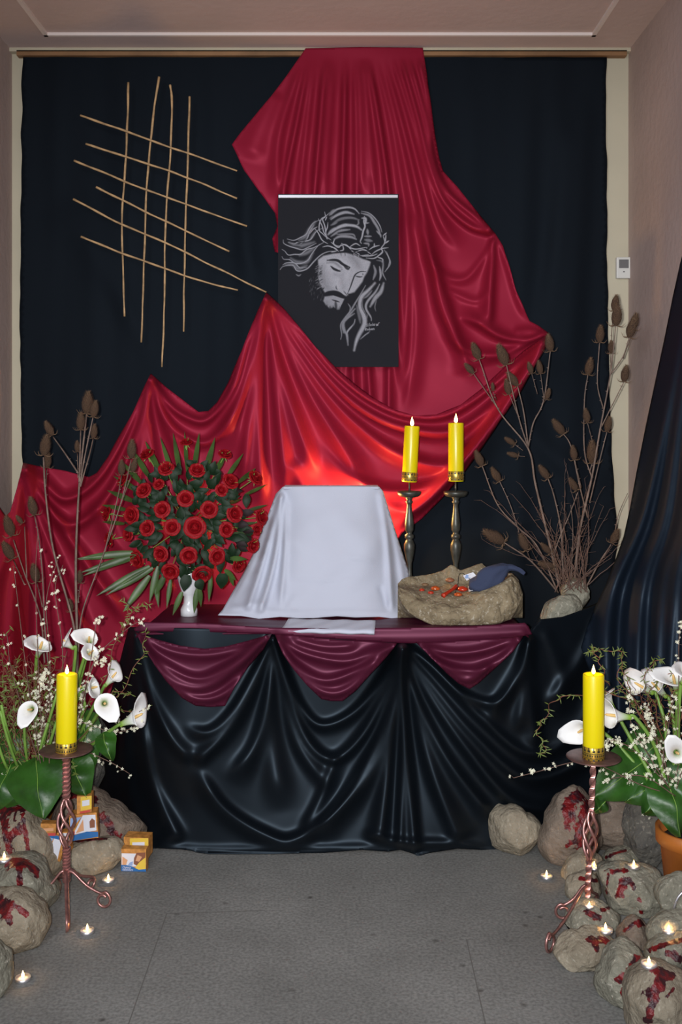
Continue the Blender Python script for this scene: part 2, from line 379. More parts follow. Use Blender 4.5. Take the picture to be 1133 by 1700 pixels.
# --- crimson drape: one long cloth, upper fall and lower swag
rd = thing('crimson_drape', P(600, 500, 4.15), 'crimson satin drape falling from the rail and swagged across the backdrop', 'drape')
up = [(508, 80), (600, 78), (703, 79), (707, 110), (713, 150), (718, 190), (724, 230), (730, 262), (736, 284), (760, 310), (790, 348), (822, 387), (836, 408), (846, 440), (858, 482), (874, 520), (880, 533), (895, 541), (912, 553), (905, 575), (880, 620), (850, 655), (780, 705), (700, 720), (630, 705), (560, 670), (540, 600), (520, 500), (500, 430), (457, 418), (452, 396), (460, 376), (457, 354), (440, 330), (420, 303), (406, 284), (394, 258), (385, 240), (410, 207), (450, 160), (480, 120), (500, 92)]
ur = [([(512, 96), (492, 200), (470, 318), (458.48, 470), (450.8, 640)], 4, 9, .028, .6), ([(524, 96), (512, 200), (500, 320), (492.08, 470), (486.8, 640)], 4, 9, .038, -.5), ([(538, 95), (530, 200), (521, 320), (515.6, 470), (512, 640)], 4, 8, .03, .6), ([(556, 95), (549, 200), (541, 320), (538, 470), (536, 640)], 5, 8, .032, -.4),
      ([(572, 95), (570, 200), (566, 330), (566, 470), (566, 640)], 4, 9, .035, .6), ([(588, 95), (590, 200), (592, 330), (595.12, 470), (597.2, 640)], 4, 8, .032, .4), ([(602, 95), (612, 210), (622, 330), (628.72, 470), (633.2, 640)], 4, 10, .035, .5), ([(612, 95), (632, 210), (648, 330), (657.84, 470), (664.4, 640)], 4, 8, .035, -.5),
      ([(622, 96), (648, 200), (664, 300), (682, 420), (690, 560), (672, 690)], 5, 14, .045, .7, .1, .1), ([(636, 96), (664, 200), (690, 310), (716, 430), (735, 520), (790, 620)], 5, 16, .045, .6), ([(650, 96), (682, 200), (706, 290), (732, 370), (770, 420)], 5, 14, .04, .6),
      ([(664, 96), (694, 200), (714, 280), (740, 340), (780, 376), (822, 388)], 5, 8, .045, .7, .1, .03), ([(680, 96), (706, 190), (722, 270), (745, 320), (790, 360), (820, 386)], 5, 6, .035, -.4, .1, .03), ([(694, 96), (708, 160), (722, 250)], 4, 6, .025, .4),
      ([(460, 150), (430, 220), (412, 270)], 18, 30, .02, 0), ([(500, 110), (465, 230), (462, 340)], 6, 14, .025, -.4),
      ([(822, 392), (819, 450), (812, 545)], 4, 14, .045, -.75, .05, .15), ([(822, 392), (800, 430), (770, 462), (730, 450), (700, 400)], 5, 12, .02, .5, .05), ([(822, 390), (842, 440), (862, 500), (880, 535)], 5, 9, .02, .5, .05),
      ([(912, 554), (870, 566), (830, 560), (790, 535), (750, 522)], 4, 14, .055, -.6, .03, .3), ([(912, 554), (870, 575), (830, 590), (780, 585), (730, 545)], 4, 14, .04, -.6, .03, .3), ([(905, 552), (880, 548), (850, 552)], 3, 9, .02, .3),
      ([(690, 350), (735, 480), (770, 590), (800, 640)], 10, 14, .03, -.6), ([(672, 340), (678, 480), (668, 660)], 8, 14, .03, -.4), ([(585, 600), (590, 690)], 7, 8, .03, .3), ([(612, 600), (618, 700)], 6, 8, .03, -.3), ([(645, 600), (645, 700)], 6, 7, .03, .5), ([(740, 480), (790, 500), (812, 480)], 6, 6, .012), ([(740, 620), (800, 600), (870, 590), (905, 565)], 12, 5, .02, .3, .3, .03)]
ur = [u_[:3]+(u_[3]*([1.3, .5, 1.1, .35, 1.25, .8, .4][i_ % 7] if i_ < 9 else 1),)+u_[4:] for i_, u_ in enumerate(ur)]
ur += [([(545, 96), (535, 210), (525, 330)], 8, 16, .02, .3), ([(600, 96), (605, 220), (610, 330)], 10, 20, .025, .6)]
cloth('upper_fall', up, 4.178, ur, M_red, 3, rd, extra=lambda p: wave(p, -70, 90, .004, 5), edge=1.5, amul=1.3, smooth_n=2, wmul=.88)
def lo_depth(p):
    d = np.full(len(p), 4.088)
    d = np.where(p[:, 0] < 60, 4.088-(60-p[:, 0])*.0042, d)
    d = d-np.clip((p[:, 1]-900)/350, 0, 1)*.05
    d = d+np.clip((p[:, 0]-660)/240, 0, 1)*.01
    return d
lo = [(912, 553), (893, 566), (870, 582), (835, 612), (800, 645), (765, 672), (725, 688), (690, 690), (655, 680), (620, 660), (590, 638), (558, 610), (525, 577), (495, 540), (470, 510), (442, 485), (428, 515), (413, 552), (398, 590), (378, 636), (360, 668), (346, 682), (330, 684), (305, 665), (276, 643), (250, 620), (238, 645), (220, 685), (200, 720), (180, 758), (160, 785), (148, 792), (110, 782), (70, 775), (38, 768), (30, 805), (18, 850), (10, 858), (-4, 838), (-40, 845), (-60, 1240), (60, 1275), (170, 1255), (222, 1180), (232, 1060), (420, 1040), (620, 1010), (640, 930), (668, 885), (700, 862), (740, 822), (775, 780), (800, 745), (830, 700), (862, 655), (885, 615), (905, 580)]
A = (442, 487); B = (911, 554); C = (250, 622); D = (39, 770)
lr = [([A, (405, 590), (385, 680), (378, 760)], 4, 22, .05, .3, .02), ([A, (424, 600), (410, 720), (400, 830)], 3, 13, .045, .5, .02), ([A, (436, 600), (434, 720), (436, 850)], 3, 13, .05, -.5, .02), ([A, (449, 590), (462, 700), (478, 830)], 3, 14, .05, .5, .02),
      ([A, (462, 590), (492, 690), (530, 800)], 3, 15, .055, -.5, .02), ([A, (472, 570), (520, 670), (570, 750), (620, 830)], 3, 16, .05, .5, .02),
      ([A, (482, 560), (535, 640), (590, 700), (660, 750), (740, 770), (800, 720), B], 3, 15, .06, -.5, .02, .03),
      ([A, (492, 555), (550, 630), (610, 682), (680, 710), (760, 712), (840, 650), B], 3, 10, .06, -.5, .02, .03), ([A, (500, 552), (560, 622), (620, 668), (680, 692), (745, 688), (820, 640), B], 3, 6, .05, .2, .02, .03),
      ([(520, 730), (580, 790), (660, 815), (740, 790), (815, 710), (870, 630), B], 14, 5, .055, -.5, .2, .03), ([(590, 800), (660, 850), (720, 825), (800, 735), (880, 620), B], 12, 4, .05, .5, .2, .03), ([(650, 880), (740, 805), (830, 690), (905, 578)], 8, 4, .03, .2, .1, .03),
      ([C, (238, 700), (226, 790), (220, 900)], 3, 16, .05, .5, .02), ([C, (252, 710), (262, 800), (275, 930)], 3, 16, .05, -.5, .02), ([C, (266, 690), (300, 760), (340, 880)], 3, 16, .05, .5, .02),
      ([C, (276, 668), (310, 694), (345, 698), (385, 650), (410, 570), A], 3, 8, .055, .4, .02, .02), ([C, (275, 690), (310, 725), (350, 730), (395, 670), (425, 560), A], 3, 9, .05, -.4, .02, .02),
      ([C, (215, 710), (165, 795), (110, 830), (70, 800), D], 3, 9, .055, -.4, .02, .03), ([C, (225, 720), (180, 820), (120, 870), (70, 830), D], 3, 10, .055, .4, .02, .03),
      ([D, (90, 860), (150, 950), (215, 1040)], 3, 12, .05, .6, .02), ([D, (75, 880), (120, 990), (160, 1100)], 3, 15, .05, -.5, .02), ([D, (55, 880), (70, 1000), (80, 1200)], 3, 16, .05, .5, .02), ([D, (35, 880), (25, 1000), (20, 1200)], 3, 16, .045, -.4, .02), ([D, (15, 900), (-15, 1000), (-30, 1200)], 3, 14, .04, .4, .02),
      ([(150, 830), (190, 900), (260, 980)], 12, 18, .035, .5), ([(200, 830), (240, 920), (300, 1000)], 12, 16, .03, -.5), ([(300, 800), (330, 900), (360, 1000)], 14, 16, .03, .5), ([(480, 760), (520, 850), (540, 950)], 14, 16, .03, .5)]
cloth('lower_swag', lo, lo_depth, lr, M_red, 3, rd, extra=lambda p: wave(p, 20, 80, .003, 4), edge=1, amul=1.25, wmul=1.15, smooth_n=3)

# --- altar: hidden table, black skirt, burgundy runner
TZ = .777
t = thing('altar_table', P(555, 1200, 3.75), 'altar table hidden under the black and burgundy cloths', 'table'); t.location.z = 0
b = MB(); box(b, -.66, .60, 3.56, 3.985, TZ-.03, TZ-.006); b.build('table_top', M_tabwood, t, False)
for x in (-.55, .50):
    for y in (3.66, 3.93):
        b = MB(); box(b, x-.02, x+.02, y-.02, y+.02, 0, TZ-.03); b.build('leg', M_tabwood, t, False)
t = thing('side_stool', P(950, 1200, 3.86), 'low stool under the black cloth that carries the dried teasels', 'stool'); t.location.z = 0
b = MB(); box(b, .79, 1.02, 3.80, 3.99, .70, .725); b.build('seat', M_curt, t, False)
for x in (.80, .97):
    for y in (3.84, 3.96):
        b = MB(); box(b, x-.015, x+.015, y-.015, y+.015, 0, .70); b.build('leg', M_tabwood, t, False)
sk = [(214, 1041), (450, 1046), (670, 1052), (884, 1046), (900, 1028), (935, 1024), (990, 1005), (1040, 1030), (1075, 1150), (1075, 1330), (1000, 1370), (910, 1380), (860, 1405), (800, 1411), (760, 1409), (715, 1416), (695, 1420), (665, 1411), (645, 1414), (600, 1411), (540, 1416), (440, 1417), (348, 1417), (300, 1410), (250, 1408), (228, 1380), (190, 1345), (150, 1322), (150, 1250), (172, 1185), (196, 1110), (206, 1070)]
skd = tps([(222, 1045, 3.52), (222, 1230, 3.56), (230, 1400, 3.56), (214, 1041, 3.56), (200, 1110, 3.66), (175, 1200, 3.80), (150, 1250, 3.92), (150, 1322, 3.97), (190, 1345, 3.82), (450, 1045, 3.52), (450, 1230, 3.53), (450, 1417, 3.48), (670, 1045, 3.52), (670, 1230, 3.53), (670, 1417, 3.47), (880, 1045, 3.53), (880, 1230, 3.56), (860, 1405, 3.55), (930, 1030, 3.62), (1000, 1010, 3.72), (1000, 1200, 3.72), (1000, 1370, 3.72), (1075, 1150, 3.70), (1075, 1330, 3.66), (330, 1410, 3.50), (560, 1410, 3.48)])
P1 = (223, 1047); P2 = (453, 1052); P3 = (668, 1066); P4 = (880, 1055)
sr = [([P1, (212, 1150), (205, 1260), (225, 1380)], 3, 12, .05, .3, .02), ([P1, (232, 1150), (252, 1290), (300, 1400)], 3, 13, .06, -.5, .02, .05), ([P1, (246, 1150), (282, 1225), (322, 1268)], 3, 10, .055, .5, .02, .1),
      ([P2, (430, 1130), (385, 1210), (322, 1270)], 3, 10, .06, -.5, .02, .08), ([P2, (425, 1110), (385, 1180), (345, 1215), (300, 1205)], 3, 8, .05, .5, .02, .2), ([P2, (443, 1150), (420, 1240), (375, 1300)], 3, 14, .06, .5, .02),
      ([P2, (452, 1150), (455, 1260), (470, 1350)], 3, 20, .055, 0, .02), ([(322, 1268), (370, 1340), (440, 1385), (490, 1393), (560, 1340), (625, 1230), (655, 1130), P3], 10, 7, .06, -.4, .1, .02),
      ([P2, (472, 1130), (510, 1230), (555, 1262), (605, 1220), (645, 1140), P3], 3, 9, .06, .4, .02, .02), ([P2, (470, 1100), (500, 1170), (535, 1203), (590, 1180), (640, 1120), P3], 3, 8, .055, -.4, .02, .02), ([P2, (463, 1120), (490, 1230), (540, 1300), (560, 1320)], 3, 13, .05, .5, .02),
      ([P3, (652, 1180), (610, 1290), (520, 1390)], 3, 14, .06, .5, .02, .1), ([P3, (660, 1180), (645, 1290), (630, 1400)], 3, 12, .06, -.4, .02, .05), ([P3, (667, 1180), (666, 1300), (664, 1408)], 3, 7, .06, .4, .02, .03), ([P3, (674, 1180), (682, 1300), (690, 1415)], 3, 8, .065, -.4, .02, .03),
      ([P3, (684, 1160), (715, 1280), (765, 1400)], 3, 14, .06, .5, .02, .05), ([P3, (692, 1150), (745, 1260), (820, 1360)], 3, 11, .055, -.5, .02, .1), ([P3, (702, 1140), (770, 1240), (850, 1330), (940, 1350)], 3, 11, .06, .5, .02, .1),
      ([P3, (715, 1130), (790, 1220), (880, 1290), (980, 1250), (1060, 1140)], 3, 12, .06, -.5, .02, .15), ([P3, (722, 1115), (800, 1195), (880, 1255), (960, 1220), (1040, 1110)], 3, 9, .055, .5, .02, .15), ([P3, (715, 1100), (770, 1150), (825, 1165), (862, 1120), P4], 3, 8, .05, -.4, .02, .03),
      ([P4, (850, 1120), (820, 1180), (800, 1200)], 3, 14, .04, .4, .02), ([P4, (868, 1140), (862, 1220)], 4, 14, .05, .4, .02), ([P4, (885, 1140), (890, 1220), (880, 1260)], 4, 12, .045, -.4, .02), ([(900, 1040), (930, 1120), (930, 1200)], 6, 16, .03, .4), ([(1000, 1010), (960, 1100), (900, 1180)], 8, 14, .04, .5),
      ([(1030, 1030), (1010, 1120), (960, 1200), (900, 1240)], 8, 14, .04, -.5), ([(250, 1404), (350, 1410), (480, 1409), (640, 1406)], 4, 4, .02, 0, .1, .1), ([(180, 1180), (175, 1260), (190, 1330)], 8, 12, .04, .4), ([(560, 1250), (530, 1330), (500, 1385)], 8, 10, .04, .5), ([(600, 1380), (660, 1398), (740, 1400), (810, 1405)], 6, 5, .03, 0)]
o = cloth('altar_skirt', sk, skd, sr, M_bsatin, 3, extra=lambda p: wave(p, 15, 120, .004, 3), floor=True)
tag(o, 'glossy black satin skirt gathered in swags round the altar table', 'altar cloth')
rc = thing('burgundy_altar_cloth', P(555, 1045, 3.7), 'burgundy satin cloth over the altar top with three swags in front', 'altar cloth'); rc.location.z = TZ
nx, ny = 90, 26; v = []; f = []
for j in range(ny+1):
    y = 3.468+(4.0-3.468)*j/ny
    xa = (228-CX)*3.5/F+.02*j/ny; xb = (876-CX)*3.5/F
    for i in range(nx+1):
        x = xa+(xb-xa)*i/nx
        z = TZ+.003*math.sin(y*70+2*math.sin(x*5))*max(0, 1-abs(y-3.56)/.12)+.002*noise.noise(Vector((x*6, y*9, 0)))
        if i == 0 or i == nx: z -= .012
        if j == 0: z -= .006
        v.append((x, y, z)); 
f = [(j*(nx+1)+i, j*(nx+1)+i+1, (j+1)*(nx+1)+i+1, (j+1)*(nx+1)+i) for j in range(ny) for i in range(nx)]
o = mk('table_runner', v, f, M_burg, rc); s = o.modifiers.new('t', 'SOLIDIFY'); s.thickness = .004; s.offset = -1
band = [(222, 1044), (240, 1033), (330, 1034), (450, 1042), (560, 1043), (670, 1042), (780, 1040), (872, 1034), (878, 1040), (884, 1053), (860, 1058), (780, 1066), (720, 1068), (668, 1068), (600, 1064), (520, 1058), (452, 1053), (340, 1049), (224, 1048)]
cloth('front_band', band, 3.462, [([(224, 1044), (340, 1042), (460, 1048), (670, 1054), (880, 1046)], 5, 6, .012, 0, .02, .02), ([(460, 1052), (560, 1057), (670, 1062), (780, 1058), (880, 1050)], 3, 4, .012, -.3, .05, .02), ([(452, 1050), (500, 1045), (560, 1048)], 2, 3, .008)], M_burg, 3, rc)
S1 = [(224, 1049), (262, 1062), (300, 1072), (340, 1077), (375, 1073), (410, 1064), (452, 1052), (438, 1078), (412, 1108), (390, 1140), (374, 1172), (350, 1174), (325, 1172), (302, 1159), (276, 1131), (256, 1103), (238, 1072)]
cloth('swag', S1, 3.448, [([(224, 1050), (280, 1082), (340, 1090), (400, 1078), (452, 1053)], 3, 7, .035, .5, .03, .03), ([(224, 1050), (260, 1090), (320, 1124), (370, 1110), (452, 1053)], 3, 8, .05, -.5, .03, .03), ([(224, 1050), (255, 1100), (300, 1138), (345, 1142), (400, 1105), (452, 1053)], 3, 8, .05, .5, .03, .03), ([(232, 1062), (275, 1128), (325, 1160), (375, 1150), (420, 1100)], 3, 6, .04, 0, .03, .2)], M_burg, 3, rc)
S2 = [(456, 1052), (500, 1056), (560, 1062), (620, 1065), (660, 1068), (645, 1088), (615, 1120), (590, 1148), (569, 1164), (550, 1164), (534, 1161), (510, 1138), (488, 1112), (470, 1086)]
cloth('swag', S2, 3.448, [([(456, 1053), (500, 1085), (570, 1100), (620, 1085), (662, 1068)], 3, 7, .045, .5, .03, .03), ([(456, 1053), (490, 1100), (540, 1128), (600, 1108), (662, 1068)], 3, 8, .05, -.5, .03, .03), ([(458, 1058), (490, 1115), (535, 1150), (580, 1145), (640, 1090)], 3, 7, .045, .5, .03, .1), ([(480, 1060), (540, 1075), (600, 1072)], 3, 5, .03, .4)], M_burg, 3, rc)
S3 = [(690, 1066), (740, 1066), (800, 1062), (870, 1056), (852, 1082), (822, 1110), (796, 1134), (780, 1144), (762, 1135), (742, 1118), (725, 1100), (708, 1083)]
cloth('swag', S3, 3.448, [([(692, 1068), (740, 1085), (800, 1082), (868, 1058)], 3, 6, .04, .5, .03, .03), ([(692, 1068), (730, 1098), (780, 1112), (830, 1095), (868, 1058)], 3, 7, .045, -.5, .03, .03), ([(700, 1076), (740, 1112), (778, 1130), (820, 1105)], 3, 6, .04, .5, .03, .1)], M_burg, 3, rc)

# --- right-hand curtain on the side wall, swept to the altar
cu = [(1141, 396), (1130, 436), (1118, 490), (1104, 560), (1089, 630), (1073, 705), (1057, 785), (1046, 845), (1036, 890), (1022, 930), (1006, 972), (990, 1005), (975, 1040), (965, 1075), (985, 1130), (1010, 1200), (1025, 1300), (1090, 1310), (1120, 1250), (1200, 1150), (1230, 900), (1220, 396)]
cud = tps([(1141, 396, 3.40), (1104, 560, 3.52), (1073, 705, 3.64), (1046, 845, 3.76), (1006, 972, 3.80), (975, 1050, 3.72), (1010, 1200, 3.62), (1030, 1380, 3.58), (1200, 1400, 3.0), (1220, 400, 3.0), (1133, 700, 3.36), (1133, 950, 3.34), (1133, 1200, 3.30), (1220, 900, 3.0), (1080, 1000, 3.56), (1080, 1300, 3.5)])
cr = []
for i, (bx, by) in enumerate([(972, 1060), (992, 1100), (1014, 1130), (1036, 1180), (1060, 1220), (1085, 1240), (1112, 1260), (1140, 1280), (1165, 1300)]):
    tx = 1146+i*6
    k = i/8
    wv = rnd.uniform(.7, 1.5); cr.append(([(tx, 400), (tx-40+20*k, 620), (bx+(tx-bx)*.38+8, 850), (bx+8, 990), (bx, by), (bx+6, by+120)], 4, 11*wv, .05*wv, (.55 if i % 2 else -.5), .05, .05))
o = cloth('side_curtain', cu, cud, cr, M_curt, 4, floor=True, amul=1.5)
tag(o, 'dark navy curtain sweeping down the right side wall to the altar', 'curtain')

# --- white cloth over its stand
wh = [(470, 808), (520, 807), (580, 807), (630, 808), (637, 816), (646, 845), (656, 878), (668, 915), (678, 945), (684, 975), (690, 1000), (692, 1026), (660, 1027), (630, 1024), (590, 1025), (560, 1023), (520, 1026), (495, 1026), (465, 1024), (430, 1027), (400, 1022), (362, 1021), (370, 1012), (385, 985), (402, 955), (420, 920), (435, 880), (447, 850), (458, 820)]
whd = tps([(470, 808, 3.84), (550, 807, 3.84), (630, 808, 3.84), (550, 900, 3.77), (480, 900, 3.77), (625, 900, 3.77), (550, 1024, 3.70), (450, 1024, 3.70), (640, 1024, 3.70), (458, 820, 3.90), (435, 880, 3.93), (402, 955, 3.90), (385, 985, 3.83), (362, 1021, 3.73), (646, 845, 3.90), (668, 915, 3.90), (684, 975, 3.86), (692, 1026, 3.75), (420, 1000, 3.74)])
wt = thing('white_altar_cloth', P(550, 1024, 3.8), 'plain white linen cloth draped over a square stand on the altar', 'cloth'); wt.location.z = TZ
cloth('linen_drape', wh, whd, [([(468, 815), (450, 880), (430, 950), (408, 1018)], 4, 9, .055, .5, .05, .1), ([(470, 815), (462, 900), (450, 960), (430, 1024)], 4, 9, .05, -.5, .05, .1), ([(474, 820), (472, 920), (464, 1020)], 4, 7, .03, .4), ([(380, 1008), (400, 1008), (440, 1000)], 4, 8, .012), ([(455, 830), (425, 920), (385, 1005)], 4, 7, .02, -.3),
      ([(632, 815), (645, 900), (652, 1020)], 4, 9, .035, -.4, .05, .1), ([(636, 820), (662, 920), (676, 1020)], 4, 9, .02, .4, .05), ([(570, 925), (600, 928), (625, 935)], 3, 4, .006, .5, .3, .2), ([(480, 960), (560, 963), (625, 958)], 4, 4, .003), ([(630, 970), (640, 1000), (642, 1015)], 3, 5, -.012), ([(470, 1018), (560, 1016), (680, 1019)], 4, 4, .006), ([(400, 1010), (450, 1015), (500, 1018)], 4, 4, .008), ([(495, 985), (475, 1015)], 2, 14, .008)],
      M_white, 3, wt, wmul=.75, smooth_n=2, amul=.9, extra=lambda p: .0012*np.sin(p[:, 1]/7+np.sin(p[:, 0]/30)*2.5)+.0022*np.sin(p[:, 0]/19+p[:, 1]/50)+.0015*np.sin(p[:, 0]/9+np.sin(p[:, 1]/31)*3))
# top of the drape and the stand below
b = MB(); zt = EYE-(807.5-HY)*3.84/F
box(b, (470-CX)*3.84/F, (630-CX)*3.84/F, 3.84, 3.95, zt-.012, zt-.001); o = b.build('stand_top', M_white, wt, False); bv = o.modifiers.new('b', 'BEVEL'); bv.width = .005; bv.segments = 3
b = MB(); box(b, -.19, .13, 3.86, 3.94, TZ+.004, zt-.012); b.build('stand', M_tabwood, wt, False)
# folded white strip in front of it
b = MB(); ve = []
A1, B1 = P(470, 1042, 0.1), None
def onz(px, py, z): 
    d = (EYE-z)*F/(py-HY); return P(px, py, d)
q = [onz(481, 1025, TZ+.034), onz(624, 1028, TZ+.034), onz(622, 1048, TZ+.012), onz(467, 1045, TZ+.012)]
n = 24; v = []
for j in range(9):
    for i in range(n+1):
        a = q[0].lerp(q[1], i/n); c = q[3].lerp(q[2], i/n); p = a.lerp(c, j/8)
        p.z += .0015*math.sin(i*.9+j)+(-.004 if j in (0, 8) else 0); p.y += .0025*noise.noise(Vector((i*.8, j, 5))); v.append(p)
f = [(j*(n+1)+i, (j+1)*(n+1)+i, (j+1)*(n+1)+i+1, j*(n+1)+i+1) for j in range(8) for i in range(n)]
o = mk('linen_strip', v, f, M_white); s = o.modifiers.new('t', 'SOLIDIFY'); s.thickness = .010; s.offset = -1
tag(o, 'narrow folded white strip lying on the altar edge before the white cloth', 'cloth')
# lamp hidden behind the stand
ht = thing('oil_lamp', (lp.x, lp.y, TZ), 'small lamp burning hidden behind the white cloth', 'lamp')
b = MB(); lathe(b, [(.02, 0), (.025, .01), (.022, .05), (.012, lp.z-TZ-.06), (.02, lp.z-TZ-.05), (.02, lp.z-TZ-.035)], (lp.x, lp.y, TZ), 16); b.build('base', M_iron, ht)

# ------------------------------------------------------------------ cane lattice
lt = thing('cane_lattice', P(265, 360, 4.13), 'lattice of crossed straw-coloured canes pinned on the black backdrop', 'lattice')
Z = lambda x, y: (x/1.988, y/1.988)
canes = [[Z(424, 272), Z(420, 440), Z(410, 600), Z(402, 750), Z(408, 940), Z(412, 1045)], [Z(524, 255), Z(500, 440), Z(485, 620), Z(478, 780), Z(472, 960), (235, 568)], [Z(562, 280), Z(568, 330), Z(563, 480), Z(553, 640), Z(546, 800), Z(543, 1000), (269, 609)], [Z(626, 320), Z(622, 500), Z(614, 680), Z(610, 850), Z(606, 1095)],
         [Z(265, 381), Z(420, 435), Z(560, 485), Z(640, 512), Z(783, 564)], [Z(282, 476), Z(400, 512), Z(555, 563), Z(640, 595), Z(783, 655)], [Z(244, 530), Z(345, 570), Z(480, 625), Z(610, 672), Z(815, 747)], [Z(318, 617), Z(400, 658), Z(480, 698), Z(610, 760), Z(758, 830)], [Z(242, 657), Z(380, 730), Z(545, 800), Z(700, 876), Z(880, 964)], [Z(268, 779), Z(400, 835), Z(540, 885), Z(640, 920), Z(786, 959)]]
for i, cn in enumerate(canes):
    b = MB(); dep = 4.125 if i < 4 else 4.113
    pts = crom([P(x, y, dep) for x, y in cn], 6)
    pts = [p+Vector((noise.noise(p*9+Vector((i, 0, 0)))*.003, 0, noise.noise(p*9+Vector((0, i, 3)))*.003)) for p in pts]
    tube(b, pts, lambda t, i=i: .0048*(1+.12*math.sin(t*40+i))-.0012*t, 7); b.build('cane', M_cane, lt)

# ------------------------------------------------------------------ portrait
pt = thing('portrait_board', P(562, 610, 4.06), 'black board with a white chalk drawing of a bowed bearded head crowned with thorns', 'picture')
PD = 4.102
a = P(462, 322, PD); c = P(662, 609, PD)
b = MB(); box(b, a.x, c.x, PD+.001, PD+.012, c.z, a.z); b.build('backing', mat('black_card_edge', (.006, .006, .008), .8), pt, False)
b = MB(); s1 = P(463, 324.5, PD); s2 = P(660.5, 329, PD); box(b, s1.x, s2.x, PD-.010, PD-.001, s2.z, s1.z); b.build('hanging_bar', M_silver, pt, False)
STEP = .62
GW = int(200/STEP)+1; GH = int(287/STEP)+1
gx = 462+np.arange(GW)*200/(GW-1); gy = 322+np.arange(GH)*287/(GH-1)
GX, GY = np.meshgrid(gx, gy); V = np.zeros((GH, GW))
crops = {'1': (460, 335, 11.33), '2': (550, 335, 10.3), '3': (500, 420, 10.3), '4': (550, 470, 10.3), 'z': (440, 300, 4.532)}
def conv(k, pts): ox, oy, s = crops[k]; return [(ox+x/s, oy+y/s) for x, y in pts]
def region(line, m):
    L = np.array(line); return (slice(max(0, np.searchsorted(gy, L[:, 1].min()-m)), np.searchsorted(gy, L[:, 1].max()+m)), slice(max(0, np.searchsorted(gx, L[:, 0].min()-m)), np.searchsorted(gx, L[:, 0].max()+m)))
def stroke(k, pts, w, val, mode='max', soft=.5, taper=True):
    global V
    line = [(q.x, q.y) for q in crom([(x, y, 0) for x, y in conv(k, pts)], 5)]
    sl = region(line, w*2+2); px = np.stack([GX[sl].ravel(), GY[sl].ravel()], 1)
    if not len(px): return
    d, s, t = polyd(px, line); ww = w*(np.sin(np.pi*np.clip(t, .04, .96))**.5 if taper else 1)*.5
    a_ = np.clip((ww-d)/(soft*w*.5+.3)+.6, 0, 1).reshape(V[sl].shape)
    if mode == 'max': V[sl] = np.maximum(V[sl], a_*val)
    else: V[sl] = V[sl]*(1-a_*val)
def fill(k, pts, val, soft=1.5):
    line = conv(k, pts); sl = region(line, 4); px = np.stack([GX[sl].ravel(), GY[sl].ravel()], 1)
    ins = inpoly(px, line); d, _, _ = polyd(px, line+[line[0]])
    sd = np.where(ins, d, -d); a_ = np.clip(sd/soft+.5, 0, 1).reshape(V[sl].shape)
    V[sl] = np.maximum(V[sl], a_*val)
# face masses
fill('z', [(400, 595), (440, 565), (520, 548), (600, 540), (680, 560), (740, 590), (798, 605), (790, 640), (770, 690), (748, 725), (735, 760), (705, 800), (675, 838), (640, 850), (612, 868), (575, 855), (530, 835), (480, 832), (452, 845), (430, 812), (412, 770), (398, 720), (403, 660)], .86, 3)
fill('z', [(450, 872), (520, 862), (600, 885), (588, 920), (562, 968), (545, 972), (520, 950), (490, 965), (462, 942), (440, 905)], .74, 2.5)
fill('3', [(450, 60), (700, 60), (900, 200), (850, 420), (700, 640), (560, 620), (400, 560), (380, 300)], .92, 6)
# locks at the left
for s in ([(800, 345), (690, 395), (610, 500), (550, 610), (440, 675), (320, 725), (195, 700)], [(850, 500), (740, 560), (640, 700), (540, 740), (400, 760), (320, 790), (210, 760)], [(120, 715), (130, 780), (220, 830), (350, 870), (480, 900), (600, 850), (740, 780)], [(95, 895), (150, 930), (215, 1000), (330, 990), (450, 985), (560, 900), (700, 860), (880, 765)], [(95, 1030), (130, 1080), (240, 1090), (330, 1150), (450, 1160), (580, 1100), (650, 990), (730, 880), (800, 800)], [(60, 1275), (110, 1220), (220, 1195), (310, 1200), (370, 1290), (460, 1300), (580, 1250), (700, 1120), (830, 1000), (960, 940), (1110, 925)], [(110, 1190), (180, 1150), (330, 1150), (430, 1240), (560, 1230)], [(700, 440), (620, 560), (560, 700), (430, 800)], [(760, 470), (680, 520), (620, 600)]):
    stroke('1', s, 1.9, .75)
for s, w_ in (([(720, 380), (620, 520), (540, 650), (420, 720)], 5.5), ([(240, 770), (400, 830), (560, 800), (700, 760)], 5.5), ([(430, 1010), (560, 960), (700, 880)], 5), ([(260, 1060), (380, 1130), (560, 1130), (680, 960)], 5), ([(160, 1180), (300, 1180), (400, 1260), (560, 1200)], 5), ([(620, 720), (700, 600), (720, 560)], 3.5)):
    stroke('1', s, w_, .48, soft=1.6)
for s in ([(330, 740), (480, 760), (560, 700)], [(320, 830), (450, 850)], [(300, 960), (420, 940)]): stroke('1', s, 2, .6, 'mul')
